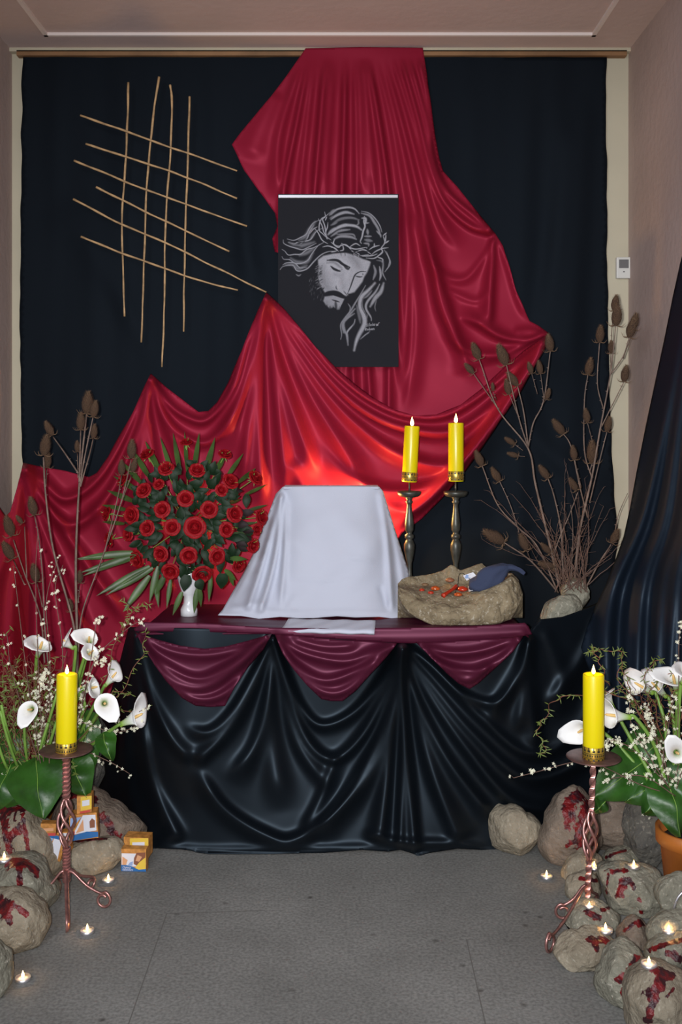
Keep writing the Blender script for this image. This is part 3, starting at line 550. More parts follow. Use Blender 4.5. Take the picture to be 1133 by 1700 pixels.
# crown of the head
for s, w_, v_ in (([(0, 220), (100, 130), (280, 95), (400, 120), (480, 200)], 3, .75), ([(0, 300), (100, 230), (250, 180), (390, 210)], 4.5, .75), ([(0, 400), (150, 300), (330, 270), (480, 310)], 4.5, .45), ([(0, 530), (120, 440), (280, 395), (430, 420), (520, 480)], 5, .85), ([(0, 590), (150, 500), (320, 475)], 4, .6), ([(50, 640), (160, 590), (330, 600), (430, 640)], 4.5, .65), ([(100, 560), (230, 550), (380, 560), (420, 640)], 3, .55), ([(460, 300), (470, 370), (430, 400)], 2.5, .5),
                 ([(520, 160), (640, 190), (740, 270), (830, 400), (870, 520)], 1.8, .75), ([(520, 195), (660, 240), (740, 350), (810, 470), (850, 600)], 4, .65), ([(570, 250), (560, 340), (580, 420), (550, 500), (530, 600), (500, 680), (520, 710)], 2.5, .9), ([(560, 300), (600, 360), (650, 360)], 2, .8), ([(620, 470), (630, 560)], 4, .6), ([(570, 590), (690, 590)], 3, .6), ([(580, 650), (700, 670)], 5, .5), ([(560, 710), (640, 720), (640, 760)], 3, .6), ([(530, 280), (590, 290), (580, 400)], 4, .8), ([(780, 500), (840, 560), (855, 600)], 3, .65)):
    stroke('2', s, w_, v_, soft=.9)
stroke('1', [(990, 250), (1060, 180), (1133, 150)], 5, .6, soft=1); stroke('1', [(960, 620), (1040, 540), (1133, 480)], 4.5, .75, soft=1); stroke('1', [(1000, 310), (1133, 260)], 4, .5, soft=1); stroke('1', [(1020, 440), (1133, 390)], 3, .5, soft=1)
for s in ([(0, 350), (150, 250), (330, 235), (460, 260)], [(250, 360), (420, 370)], [(120, 530), (330, 520), (480, 540)], [(200, 640), (350, 670), (450, 700)]): stroke('2', s, 3, .7, 'mul', soft=1.2)
# thorn crown
for s in ([(780, 320), (850, 450), (880, 560), (940, 660), (1020, 720)], [(900, 190), (910, 280), (860, 330), (900, 450), (930, 640), (950, 700)], [(990, 205), (920, 270), (840, 320), (800, 420), (800, 540), (860, 600), (960, 700)], [(710, 500), (780, 590), (850, 720), (960, 790)], [(960, 390), (950, 480), (920, 570), (940, 700)], [(1100, 690), (1060, 780), (1133, 860)], [(940, 280), (910, 350)], [(860, 850), (960, 830), (1060, 860), (1133, 920)]):
    stroke('1', s, 1.7, .85)
for s in ([(0, 690), (60, 740), (130, 780), (180, 720)], [(60, 640), (50, 720), (130, 760), (230, 730), (300, 770), (400, 880), (500, 920), (640, 900)], [(180, 710), (300, 770), (420, 810), (600, 780), (610, 800)], [(320, 770), (420, 715), (500, 755)], [(420, 860), (560, 820), (690, 900)], [(600, 960), (720, 970), (800, 930), (880, 850), (860, 790), (960, 670)], [(700, 900), (760, 850), (870, 800), (980, 785)], [(650, 820), (730, 770), (830, 745)], [(740, 710), (740, 780)], [(890, 580), (920, 690), (870, 780)], [(950, 530), (890, 580)], [(940, 560), (930, 680)], [(990, 665), (930, 710)], [(500, 930), (700, 920), (790, 890)], [(390, 930), (400, 870), (480, 900), (460, 950)], [(200, 740), (210, 820), (150, 840)], [(790, 945), (880, 980), (880, 1040)], [(0, 780), (60, 790), (130, 850)], [(0, 860), (100, 840)], [(820, 920), (890, 860)]):
    stroke('2', s, 1.8, .85)
for s in ([(100, 870), (350, 860), (550, 950)], [(240, 820), (380, 830), (430, 900)], [(450, 850), (650, 850)], [(620, 990), (700, 1020), (790, 1000)]): stroke('2', s, 2, .75, 'mul')
for x in (165, 235, 370, 440, 520): stroke('2', [(x, 860), (x+8, 930)], 1.2, .6, 'mul')
# features
stroke('3', [(450, 125), (560, 118), (640, 135), (720, 195), (835, 245)], 4.2, .92, 'mul'); stroke('3', [(730, 210), (800, 270), (835, 250)], 4, .8, 'mul')
stroke('3', [(510, 225), (570, 275), (670, 315)], 3.8, .9, 'mul'); stroke('3', [(640, 300), (710, 285)], 1.6, .5, 'mul')
stroke('3', [(520, 205), (600, 250), (690, 290)], 2, .95); stroke('3', [(450, 170), (560, 160), (700, 260)], 3, .35, 'mul', soft=2)
stroke('3', [(1110, 318), (1020, 318), (930, 370), (885, 470), (850, 570), (800, 690)], 2.0, .9, 'mul'); stroke('3', [(930, 395), (1000, 410), (1050, 405)], 1.8, .85, 'mul'); stroke('3', [(1060, 350), (1060, 380)], 1.5, .6, 'mul')
stroke('3', [(605, 560), (600, 590), (620, 630)], 1.6, .7, 'mul'); stroke('3', [(380, 700), (450, 680), (560, 665), (660, 690), (760, 760)], 4.6, .95, 'mul'); stroke('3', [(480, 690), (600, 715), (740, 775)], 4, .95, 'mul')
stroke('3', [(530, 800), (600, 820), (660, 840)], 2.2, .8, 'mul'); stroke('3', [(590, 830), (600, 920), (600, 960)], 4, .7, 'mul', soft=1); stroke('3', [(730, 650), (790, 720)], 2, .5, 'mul')
stroke('3', [(800, 700), (850, 720), (760, 800), (680, 940)], 3, .9, 'mul'); stroke('3', [(330, 600), (380, 680), (400, 720)], 4, .6, 'mul', soft=1.2)
for i in range(60):
    x = 300+rnd.uniform(-40, 60); y = 200+i*7+rnd.uniform(-10, 10); L = rnd.uniform(30, 60)
    stroke('3', [(x+20+max(0, y-480)*.3, y), (x-L*.6+max(0, y-480)*.3, y+L*.6)], 1.2, rnd.uniform(.3, .65), rnd.choice(['mul', 'max']))
for i in range(46):
    y = rnd.uniform(400, 800); x = 120+rnd.uniform(0, 200)+max(0, y-500)*.3; stroke('3', [(x, y), (x-10, y+rnd.uniform(25, 50))], 1.1, rnd.uniform(.08, .3))
for i in range(26): x = rnd.uniform(400, 700); stroke('3', [(x, 900+rnd.uniform(-20, 40)), (x-5, 1000+rnd.uniform(-20, 40))], 1.5, rnd.uniform(.3, .8), 'mul')
for s in ([(330, 300), (380, 480), (470, 620)],): stroke('3', s, 14, .28, 'mul', soft=3)
for s in ([(720, 330), (700, 450), (720, 600)], [(560, 360), (650, 380)]): stroke('3', s, 5, .16, 'mul', soft=3)
for s in ([(850, 60), (930, 130), (1000, 240)], [(440, 850), (430, 930), (520, 960)]): stroke('3', s, 7, .25, 'mul', soft=3)
# hair falling at the right
for s, w_, v_ in (([(730, 1090), (760, 1200), (720, 1330)], 4, .55), ([(830, 1110), (850, 1250), (830, 1339)], 3.5, .7), ([(900, 1020), (880, 1200), (940, 1339)], 2, .6), ([(910, 820), (980, 940), (1010, 1060), (920, 1200)], 2, .7), ([(950, 850), (1000, 1000), (970, 1130)], 1.5, .6), ([(780, 1000), (880, 1030), (890, 1200)], 3, .4)):
    stroke('2', s, w_, v_, soft=.8)
for s, w_, v_ in (([(750, 0), (640, 120), (520, 240), (500, 400), (560, 560), (570, 700), (480, 880), (430, 1000), (395, 1150)], 7, .8), ([(590, 40), (500, 200), (420, 330), (330, 480), (220, 620), (165, 720), (180, 880), (165, 960)], 2.5, .6), ([(410, 440), (300, 560), (210, 680), (230, 820), (270, 880), (290, 1060)], 4.5, .6), ([(400, 520), (280, 600), (200, 700), (210, 850)], 3.5, .6), ([(410, 620), (390, 700), (280, 830), (270, 960)], 2.5, .75), ([(900, 0), (850, 150), (760, 250), (670, 400)], 6, .7), ([(830, 20), (760, 150), (620, 320), (600, 440), (680, 580), (690, 640)], 3.5, .7), ([(780, 280), (750, 400), (765, 480)], 1.5, .5), ([(290, 350), (330, 420), (310, 500)], 2, .5), ([(440, 380), (480, 540), (500, 680)], 5, .4), ([(620, 540), (600, 640), (610, 700)], 2.5, .5), ([(665, 825), (580, 890), (500, 960)], 1.8, .6), ([(650, 850), (560, 900)], 1.5, .5), ([(700, 130), (620, 220), (560, 260)], 3, .5), ([(840, 200), (740, 300)], 3, .5)):
    stroke('4', s, w_, v_, soft=.9)
for s in ([(540, 260), (520, 400), (600, 560)], [(430, 640), (360, 760), (300, 900)]): stroke('4', s, 1.5, .45, 'mul')
stroke('z', [(235, 705), (255, 715), (272, 705)], 2.4, .5)
# the artist's signature, chalk letters
GL = {'S': [[(1, .1), (.2, 0), (.1, .4), (.8, .6), (.7, 1), (0, .9)]], 'i': [[(.5, .35), (.5, 1)], [(.5, 0), (.5, .05)]], 'l': [[(.5, -.2), (.45, 1)]], 'v': [[(0, .4), (.4, 1), (.9, .4)]], 'a': [[(.9, .4), (.2, .45), (.1, .9), (.8, .9), (.9, .4), (.9, 1)]],
      'W': [[(0, .1), (.2, 1), (.5, .3), (.7, 1), (1, 0), (1.5, -.1)]], 'R': [[(.1, 1), (.1, 0), (.8, .1), (.7, .45), (.1, .5), (.8, 1)]], 'o': [[(.5, .4), (.1, .7), (.5, 1), (.9, .7), (.5, .4)]], 'b': [[(.2, -.1), (.2, 1), (.8, .9), (.8, .5), (.2, .6)]], 'e': [[(.1, .7), (.9, .6), (.5, .4), (.1, .7), (.5, 1), (.9, .9)]], 'n': [[(.1, 1), (.1, .4), (.6, .4), (.8, 1)]]}
def write(word, x, y, w_, h_, slope):
    for ch in word:
        if ch != ' ':
            for st in GL[ch]: stroke('4', [(x+a_*w_*.8, y+b_*h_+slope*(a_*w_)) for a_, b_ in st], .8, .8, soft=.5, taper=False)
        x += w_; y += slope*w_
write('Silvia', 600, 700, 25, 42, -.12); write('W', 770, 695, 50, 38, -.2); write('Roben', 582, 772, 34, 38, -.08)
gn = np.array(rnd.choices(range(1000), k=V.size)).reshape(V.shape)/1000.
V = np.clip(V*(.86+.2*gn), 0, 1)
base = np.array([.0105, .0115, .016]); chalk = np.array([.40, .41, .46])
colr = base[None, None]+(chalk-base)[None, None]*(V[..., None]**1.5)
dpo = PD-.001
verts = np.stack([(GX-CX)*dpo/F, np.full_like(GX, dpo), EYE-(GY-HY)*dpo/F], -1).reshape(-1, 3)
idx = np.arange(GW*GH).reshape(GH, GW); q = np.stack([idx[:-1, :-1], idx[1:, :-1], idx[1:, 1:], idx[:-1, 1:]], -1).reshape(-1, 4)
me = bpy.data.meshes.new('drawing'); me.vertices.add(len(verts)); me.vertices.foreach_set('co', verts.ravel().astype(np.float32))
me.loops.add(q.size); me.loops.foreach_set('vertex_index', q.ravel().astype(np.int32)); me.polygons.add(len(q)); me.polygons.foreach_set('loop_start', (np.arange(len(q))*4).astype(np.int32))
me.update(calc_edges=True)
ca = me.color_attributes.new('chalk', 'FLOAT_COLOR', 'POINT'); ca.data.foreach_set('color', np.concatenate([colr.reshape(-1, 3), np.ones((len(verts), 1))], 1).ravel().astype(np.float32))
mm = mat('chalk_on_black_card', (.01, .01, .01), .85, spec=.25); an = mm.node_tree.nodes.new('ShaderNodeAttribute'); an.attribute_name = 'chalk'; mm.node_tree.links.new(an.outputs['Color'], mm.node_tree.nodes['Principled BSDF'].inputs['Base Color'])
me.materials.append(mm); o = bpy.data.objects.new('drawing', me); COL.objects.link(o); child(o, pt)
tag(o, 'white chalk drawing of a bowed head, signed at lower right')

# ------------------------------------------------------------------ candles
def candle(px, ytop, ybot, wpx, d, label, group, tilt=0, ctop=.0):
    s = d/F; r = wpx*s/2; base = P(px, ybot, d); H = (ybot-ytop)*s
    t = thing('pillar_candle', base, label, 'candle', group)
    R = Matrix.Rotation(tilt, 3, 'Y')
    b = MB(); lathe(b, [(r*.98, 0), (r, .002), (r, H-.004), (r*.97, H-.001), (r*.9, H), (r*.75, H-.001), (r*.5, H-.005), (.001, H-.006)], base, 32, R); b.build('wax_body', M_yel, t)
    bh = H*.17; b = MB()
    b2 = MB(); lathe(b2, [(r*1.002, .004), (r*1.03, .005), (r*1.03, bh), (r*1.002, bh+.001)], base, 32, R); b2.build('gold_band', M_gold, t)
    n = 14
    for k in range(n):
        a = 2*math.pi*k/n
        def q(u, h): return base+R @ Vector((r*1.05*math.cos(a+u), r*1.05*math.sin(a+u), h))
        for (u0, u1, h0, h1) in ((-.12, .12, bh*.72, bh*.86), (-.05, .05, bh*.86, bh*1.02), (-.17, -.06, bh*.42, bh*.55), (.06, .17, bh*.42, bh*.55), (-.08, .08, bh*.14, bh*.26), (-.2, .2, bh*.60, bh*.64), (-.22, .22, bh*.30, bh*.33)):
            b.add([q(u0, h0), q(u1, h0), q(u1, h1), q(u0, h1)], [(0, 1, 2, 3)])
    o = b.build('band_pattern', M_ink, t, False); s_ = o.modifiers.new('t', 'SOLIDIFY'); s_.thickness = .0006
    top = base+R @ Vector((0, 0, H))
    b = MB(); tube(b, [top+Vector((0, 0, -.005)), top+Vector((.0, 0, .007))], .0012, 5); b.build('wick', M_wick, t)
    fh = 15*s; fb = MB(); lathe(fb, [(.0004, 0), (fh*.14, fh*.10), (fh*.21, fh*.26), (fh*.19, fh*.45), (fh*.11, fh*.7), (fh*.04, fh*.9), (.0002, fh*1.05)], top+Vector((0, 0, -.0005)), 12); fb.build('flame', M_flame, t)
    lamp('POINT', 'candle_light', top+Vector((0, -.0, fh*.5)), .35, (1, .5, .16), .006)
    return t
candle(680, 707, 800, 25, 3.90, 'yellow pillar candle on the left metal candlestick on the altar', 'candles on the altar candlesticks', .05)
candle(757.5, 702, 799, 25.5, 3.90, 'yellow pillar candle on the right metal candlestick on the altar', 'candles on the altar candlesticks', 0)
candle(110, 1119, 1254, 34, 3.10, 'thick yellow pillar candle on the copper floor stand at left', 'candles on the floor stands', .01)
candle(986, 1119, 1262, 35, 3.0, 'thick yellow pillar candle on the copper floor stand at right', 'candles on the floor stands', 0)
# altar candlesticks
def stick(px, d, label, dy=0):
    base = P(px, 1000, d); base.z = TZ+.002; s = d/F
    t = thing('candlestick', base, label, 'candlestick', 'altar candlesticks')
    prof = [(26, 0), (26, 4), (20, 9), (12, 16), (9, 24), (10, 34), (7, 42), (5, 50), (4, 60)]
    zz = lambda y: EYE-(y+dy-HY)*s-base.z
    body = [(935, 4), (930, 5.5), (922, 7), (912, 8.8), (904, 9), (897, 6), (895, 4.5), (893, 7.5), (888, 7.5), (886, 4.5), (883, 5), (880, 7), (870, 7.6), (860, 6.4), (848, 4.6), (838, 4), (835, 5), (833, 6.5), (831, 4.6), (828, 5), (825, 8)]
    b = MB(); lathe(b, [(r*s, z*s) for r, z in prof]+[(r*s, zz(y)) for y, r in body if zz(y) > 62*s], base, 28); b.build('turned_stem', M_iron, t)
    b = MB(); lathe(b, [(7*s, zz(826)), (16*s, zz(824)), (19.5*s, zz(820)), (20*s, zz(816)), (18.5*s, zz(815.5)), (17*s, zz(819)), (2*s, zz(820))], base, 28); b.build('drip_pan', M_iron, t)
    b = MB(); tube(b, [base+Vector((0, 0, zz(820))), base+Vector((0, 0, zz(799)))], (.004, .003), 8); b.build('spike', M_iron, t)
stick(680, 3.90, 'dark turned metal candlestick close beside the white cloth'); stick(757, 3.90, 'dark turned metal candlestick standing behind the big stone', 0)

# floor stands of twisted copper-coloured iron
def floor_stand(px, d, ypan, ytw0, ybk0, ybk1, legs, label, lean=0, sq=True, bw=12):
    s = d/F; zz = lambda y: EYE-(y-HY)*s
    base = P(px, 1000, d); base.z = 0; t = thing('floor_candle_stand', base, label, 'candle stand', 'iron floor stands')
    X = lambda z: base.x-lean*(1-z/zz(ypan))
    def pos(y): z = zz(y); return Vector((X(z), d, z))
    b = MB(); c = pos(ypan+3); lathe(b, [(.004, -.006), (.03, -.004), (.078, .003), (.082, .006), (.079, .008), (.03, .003), (.002, .003)], c, 32); b.build('drip_pan', M_coppan, t)
    def twist(y0, y1, turns, r):
        b = MB(); n = max(24, int(abs(turns)*24)); tube(b, [pos(y0).lerp(pos(y1), i/n) for i in range(n+1)], r, 4, twist=turns*2*math.pi); return b
    twist(ypan+3, ybk0, 2.6 if sq else 1.2, .0135 if sq else .0095).build('upper_shaft', M_copper, t, False)
    twist(ybk1, HY+(EYE-.075)/s, 2.6 if sq else 1.2, .0135 if sq else .0095).build('lower_shaft', M_copper, t, False)
    for k in range(4):
        b = MB(); pts = []
        for i in range(25):
            u = i/24; p = pos(ybk0+(ybk1-ybk0)*u); a = k*math.pi/2+u*math.pi*1.25; r = bw*s*math.sin(math.pi*u)**.8+.003
            pts.append(p+Vector((r*math.cos(a), r*math.sin(a), 0)))
        tube(b, pts, .005, 6); b.build('basket_strand', M_copper, t)
    top = Vector((X(.08), d, .10))
    for ang, L, sc, wid in legs:
        a = math.radians(ang); dr = Vector((math.cos(a), math.sin(a), 0)); b = MB()
        pts = [top+Vector((0, 0, .01)), top+dr*L*.18+Vector((0, 0, .005)), top+dr*L*.5+Vector((0, 0, -.03)), top+dr*L*.85+Vector((0, 0, -.05))]
        c0 = Vector((top.x, top.y, 0))+dr*(L*.92)+Vector((0, 0, sc+.004))
        for i in range(15):
            th = math.radians(75-i*28); rr = sc*(1-.035*i)
            pts.append(c0+dr*(math.cos(th)*rr)+Vector((0, 0, math.sin(th)*rr)))
        for p_ in pts: p_.z = max(p_.z, .0045)
        tube(b, crom(pts, 3), .0045, 6, flat=wid, twist=0 if wid > 1 else 6*math.pi); b.build('scroll_leg', M_copper, t)
floor_stand(110, 3.10, 1245, 1330, 1325, 1407, [(-73, .18, .020, 2.4), (-12, .135, .026, 1), (200, .10, .018, 1), (118, .11, .020, 1), (62, .12, .020, 1)], 'copper-coloured twisted iron floor stand at left with basket twist', 0)
floor_stand(986, 3.0, 1257, 1340, 1345, 1428, [(-129, .26, .030, 1), (178, .08, .024, 1), (60, .10, .02, 1)], 'copper-coloured slim iron floor stand at right among the stones', .022, False, 10)

# ------------------------------------------------------------------ stones
ROCKS = []
def rock(name, outline, d, th, m, label, wax=(), seed=0, rough=.05, zmin=.0, nu=72, nv=30, cat='stone', power=.6, group=None):
    c = np.array(outline).mean(0); ol = np.array([(x-c[0], -(y-c[1])) for x, y in outline])
    ang = np.arctan2(ol[:, 1], ol[:, 0]); rr = np.hypot(ol[:, 0], ol[:, 1]); o_ = np.argsort(ang); ang = ang[o_]; rr = rr[o_]
    ang = np.concatenate([ang[-1:]-2*np.pi, ang, ang[:1]+2*np.pi]); rr = np.concatenate([rr[-1:], rr, rr[:1]])
    s = d/F; C = P(c[0], c[1], d); v = []; w_ = []; size = rr.mean()*s
    fr = random.Random(seed*7+1); facets = []
    ext = Vector(((ol[:, 0].max()-ol[:, 0].min())*s/2, th, (ol[:, 1].max()-ol[:, 1].min())*s/2))
    for _ in range(15):
        nn = Vector((fr.gauss(0, 1), -abs(fr.gauss(0, 1))-.25, fr.gauss(0, 1))).normalized()
        sup = math.sqrt((nn.x*ext.x)**2+(nn.y*ext.y)**2+(nn.z*ext.z)**2); side_ = 1-abs(nn.y)
        facets.append((nn, sup*(fr.uniform(.70, .86)+.12*side_)))
    for j in range(1, nv):
        ph = math.pi*j/nv
        sp = math.sin(ph)**power; cp = math.cos(ph); cp = math.copysign(abs(cp)**.7, cp)
        for i in range(nu):
            a = -math.pi+2*math.pi*i/nu; r = np.interp(a, ang, rr)*s
            p = Vector((r*math.cos(a)*sp, -th*cp, r*math.sin(a)*sp))
            n = noise.noise(p*(1.1/size)+Vector((seed*3.1, seed, 0)))*rough*2.2+noise.noise(p*(3.2/size)+Vector((seed, 7, seed)))*rough*.9+noise.noise(p*(8/size)+Vector((1, seed, 4)))*rough*.35
            cell = noise.cell(p*(2.0/size)+Vector((seed, 0, seed)))*rough*.5
            p = p*(1+(n+cell*.3)*(.45+.55*abs(cp)))
            for nn, hh in facets:
                e_ = p.dot(nn)-hh
                if e_ > 0: p = p-nn*e_*.92
            q = C+p; q.z = max(q.z, zmin+.001); v.append(q)
    v.append(C+Vector((0, -th, 0))); v.append(C+Vector((0, th, 0))); n0 = len(v)-2
    v[n0].z = max(v[n0].z, zmin+.001); v[n0+1].z = max(v[n0+1].z, zmin+.001)
    f = [(j*nu+i, (j+1)*nu+i, (j+1)*nu+(i+1) % nu, j*nu+(i+1) % nu) for j in range(nv-2) for i in range(nu)]
    f += [(n0, i, (i+1) % nu) for i in range(nu)]+[(n0+1, (nv-2)*nu+(i+1) % nu, (nv-2)*nu+i) for i in range(nu)]
    o = mk(name, v, [q[::-1] for q in f], m); 
    wx = np.full(len(v), -1.); pj = np.array([(CX+q.x*F/q.y, HY+(EYE-q.z)*F/q.y) for q in v])
    for line, w0 in wax:
        dd, _, t_ = polyd(pj, [(q.x, q.y) for q in crom([(a, b, 0) for a, b in line], 4)]); wx = np.maximum(wx, 1-dd/(w0*1.75))
    wx = np.where(np.array([q.y for q in v]) > d+.3*th, -1, wx)
    at = o.data.attributes.new('wax', 'FLOAT', 'POINT'); at.data.foreach_set('value', np.clip(wx, -1, 1).astype(np.float32))
    tag(o, label, cat, group); ROCKS.append(o); return o
def fd(y): return EYE*F/(y-HY)
R_ = [
 ('R1', [(813, 1352), (823, 1335), (838, 1342), (859, 1341), (876, 1353), (903, 1375), (902, 1400), (896, 1420), (870, 1424), (844, 1419), (818, 1407)], fd(1424)+.04, .07, M_rockA, 'pale tan stone alone at the right end of the altar skirt', []),
 ('R2', [(896, 1400), (903, 1373), (918, 1338), (932, 1318), (976, 1304), (1002, 1322), (1010, 1380), (988, 1430), (940, 1441), (918, 1444), (900, 1428)], fd(1444)+.06, .09, M_rockC, 'large brown stone with a ragged red patch behind the right candle stand', [([(975, 1310), (950, 1330), (945, 1352)], 13), ([(980, 1330), (965, 1380), (962, 1400)], 13), ([(945, 1330), (942, 1375)], 6), ([(985, 1400), (992, 1380)], 7), ([(950, 1385), (940, 1410)], 2.5)]),
 ('R3', [(985, 1344), (1006, 1329), (1044, 1316), (1061, 1323), (1068, 1359), (1060, 1395), (1044, 1412), (1006, 1425), (985, 1410)], 3.49, .08, M_rockC, 'broad brown stone under the large green leaf at right', []),
 ('R16', [(1045, 1330), (1085, 1325), (1112, 1345), (1112, 1430), (1100, 1460), (1050, 1450), (1040, 1390)], 3.38, .055, M_rockD, 'dark grey stone block beside the terracotta pot at right', []),
 ('R4', [(934, 1459), (941, 1432), (959, 1418), (1000, 1412), (1004, 1432), (996, 1458), (960, 1470), (940, 1470)], fd(1470)+.05, .05, M_rockA, 'tan stone carrying the tealight just behind the right stand', [([(960, 1455), (1000, 1462)], 4)]),
 ('R6', [(1002, 1428), (1020, 1414), (1040, 1410), (1059, 1413), (1064, 1430), (1056, 1450), (1006, 1455)], fd(1455)+.07, .06, M_rockB, 'mossy grey stone with a red rim behind the big central right stone', [([(1003, 1425), (1025, 1416), (1040, 1412)], 3.5)]),
 ('R5', [(941, 1475), (947, 1459), (965, 1453), (997, 1459), (1001, 1482), (988, 1502), (959, 1506), (944, 1494)], fd(1506)+.05, .05, M_rockA, 'rounded tan stone low behind the right stand shaft', [([(965, 1458), (990, 1462)], 4)]),
 ('R7', [(1000, 1450), (1017, 1441), (1055, 1441), (1092, 1445), (1102, 1465), (1124, 1500), (1114, 1520), (1064, 1532), (1035, 1532), (1014, 1514), (1009, 1478)], fd(1532)+.09, .10, M_rockB, 'biggest grey stone of the right heap with two red runs', [([(1008, 1447), (1040, 1444)], 5), ([(1035, 1463), (1030, 1485)], 9), ([(1045, 1460), (1053, 1475)], 5), ([(1062, 1492), (1067, 1515)], 4), ([(1010, 1450), (1008, 1485)], 3)]),
 ('R8', [(1096, 1467), (1117, 1453), (1150, 1455), (1160, 1545), (1125, 1560), (1102, 1510)], 2.91, .05, M_rockB, 'smooth grey stone in front of the right terracotta pot', []),
 ('R9', [(938, 1520), (953, 1510), (988, 1498), (1020, 1512), (1037, 1530), (1040, 1555), (1000, 1565), (960, 1562), (942, 1550)], fd(1565)+.10, .06, M_rockB, 'flat grey stone bearing the widest tealight at right', [([(975, 1515), (995, 1525)], 6), ([(1000, 1510), (1012, 1508)], 4)]),
 ('R15', [(1078, 1548), (1090, 1530), (1120, 1518), (1155, 1520), (1155, 1580), (1095, 1590)], fd(1590)+.02, .055, M_rockB, 'grey stone under the tealight nearest the right picture edge', []),
 ('R10', [(1024, 1566), (1036, 1544), (1059, 1526), (1081, 1550), (1080, 1566), (1059, 1579), (1030, 1580)], fd(1580)+.05, .055, M_rockC, 'small brown stone with red along its ridge', [([(1038, 1545), (1058, 1530), (1070, 1528)], 4), ([(1062, 1535), (1076, 1532)], 5)]),
 ('R14', [(1074, 1585), (1092, 1567), (1120, 1558), (1155, 1556), (1155, 1630), (1090, 1625)], fd(1630)+.07, .06, M_rockB, 'speckled grey stone with a long red streak at the right edge', [([(1080, 1578), (1105, 1568), (1133, 1560)], 5), ([(1110, 1582), (1140, 1595)], 7)]),
 ('R11', [(918, 1584), (929, 1567), (965, 1554), (1020, 1555), (1028, 1572), (1020, 1596), (1008, 1618), (976, 1616), (941, 1608), (924, 1594)], fd(1618)+.05, .06, M_rockA, 'smooth oblong tan stone lying inside the right stand scroll', [([(978, 1560), (1010, 1562)], 7), ([(985, 1566), (992, 1578)], 5), ([(1010, 1565), (1024, 1576)], 5)]),
 ('R12', [(991, 1647), (1004, 1614), (1024, 1576), (1050, 1570), (1072, 1588), (1072, 1630), (1060, 1680), (1045, 1690), (1003, 1666)], fd(1690)+.08, .08, M_rockB, 'grey speckled angular stone with diagonal red smear', [([(1062, 1590), (1045, 1612), (1030, 1628)], 9), ([(1055, 1600), (1040, 1635), (1034, 1650)], 4.5), ([(1065, 1600), (1058, 1612)], 6)]),
 ('R13', [(1041, 1647), (1056, 1616), (1082, 1604), (1123, 1612), (1160, 1640), (1165, 1745), (1060, 1745), (1044, 1690)], fd(1745)+.08, .10, M_rockA, 'big tan stone in the bottom right corner with broad red patch', [([(1085, 1610), (1115, 1620)], 9), ([(1100, 1620), (1085, 1655)], 14), ([(1092, 1650), (1078, 1685), (1076, 1695)], 8), ([(1120, 1640), (1108, 1655)], 3), ([(1070, 1648), (1085, 1640)], 6)]),
 # left heap
 ('L0', [(118, 1185), (148, 1168), (166, 1200), (162, 1260), (152, 1330), (125, 1350), (100, 1330), (100, 1240)], 3.62, .06, M_rockD, 'tall dark stone standing behind the left flower pot', []),
 ('L1', [(85, 1352), (108, 1322), (150, 1312), (176, 1335), (210, 1358), (247, 1386), (246, 1402), (205, 1425), (160, 1430), (110, 1430), (88, 1400)], fd(1430)+.06, .10, M_rockC, 'wide brown stone carrying the printed boxes at left', [([(117, 1320), (140, 1318), (158, 1328)], 7), ([(170, 1355), (184, 1375), (198, 1398)], 8)]),
 ('L2', [(98, 1410), (120, 1392), (165, 1392), (200, 1400), (206, 1420), (190, 1442), (150, 1454), (112, 1450), (98, 1435)], fd(1454)+.04, .06, M_rockA, 'low tan stone in front of the wide brown stone at left', [([(128, 1395), (165, 1390)], 5), ([(165, 1389), (178, 1394)], 2.5)]),
 ('L3', [(-30, 1350), (0, 1342), (30, 1338), (52, 1341), (64, 1365), (88, 1412), (108, 1448), (104, 1478), (60, 1490), (0, 1490), (-30, 1480)], fd(1490)+.12, .12, M_rockA, 'tall tan slab at left with dripping red runs', [([(0, 1345), (42, 1342)], 6), ([(5, 1350), (10, 1390), (18, 1415)], 6), ([(36, 1345), (42, 1380), (48, 1424)], 4), ([(15, 1346), (14, 1375)], 2.5), ([(24, 1350), (24, 1362)], 2), ([(15, 1388), (32, 1376)], 8), ([(23, 1410), (24, 1420)], 2), ([(-10, 1350), (-4, 1420)], 7)]),
 ('L4', [(-30, 1440), (0, 1428), (30, 1424), (62, 1432), (80, 1465), (100, 1492), (80, 1525), (30, 1535), (-30, 1530)], fd(1535)+.10, .11, M_rockB, 'grey stone at left with a T-shaped red splash', [([(14, 1436), (35, 1430), (58, 1446)], 8), ([(32, 1435), (33, 1462), (30, 1476)], 5.5), ([(58, 1445), (61, 1455)], 4)]),
 ('L5', [(-30, 1500), (0, 1484), (30, 1480), (55, 1500), (78, 1530), (72, 1560), (50, 1582), (15, 1594), (-30, 1590)], fd(1594)+.08, .10, M_rockA, 'front grey-tan stone at left with dark red streaks', [([(-5, 1487), (20, 1500), (44, 1518)], 6), ([(0, 1500), (12, 1522)], 11), ([(12, 1525), (18, 1534)], 4)]),
 ('L6', [(-40, 1570), (-10, 1560), (6, 1578), (12, 1610), (8, 1650), (-10, 1670), (-40, 1670)], fd(1670)+.05, .06, M_rockB, 'stone cut off by the left picture edge beside the lowest tealight', []),
]
for i, (k, ol, d, th, m, lab, wx) in enumerate(R_): rock('stone', ol, d, th, m, lab, wx, seed=i+1, rough=.085, group='stones heaped at the '+('left' if k[0] == 'L' else 'right'))
bvhs = [BVHTree.FromPolygons([v.co[:] for v in o.data.vertices], [tuple(p.vertices) for p in o.data.polygons]) for o in ROCKS]
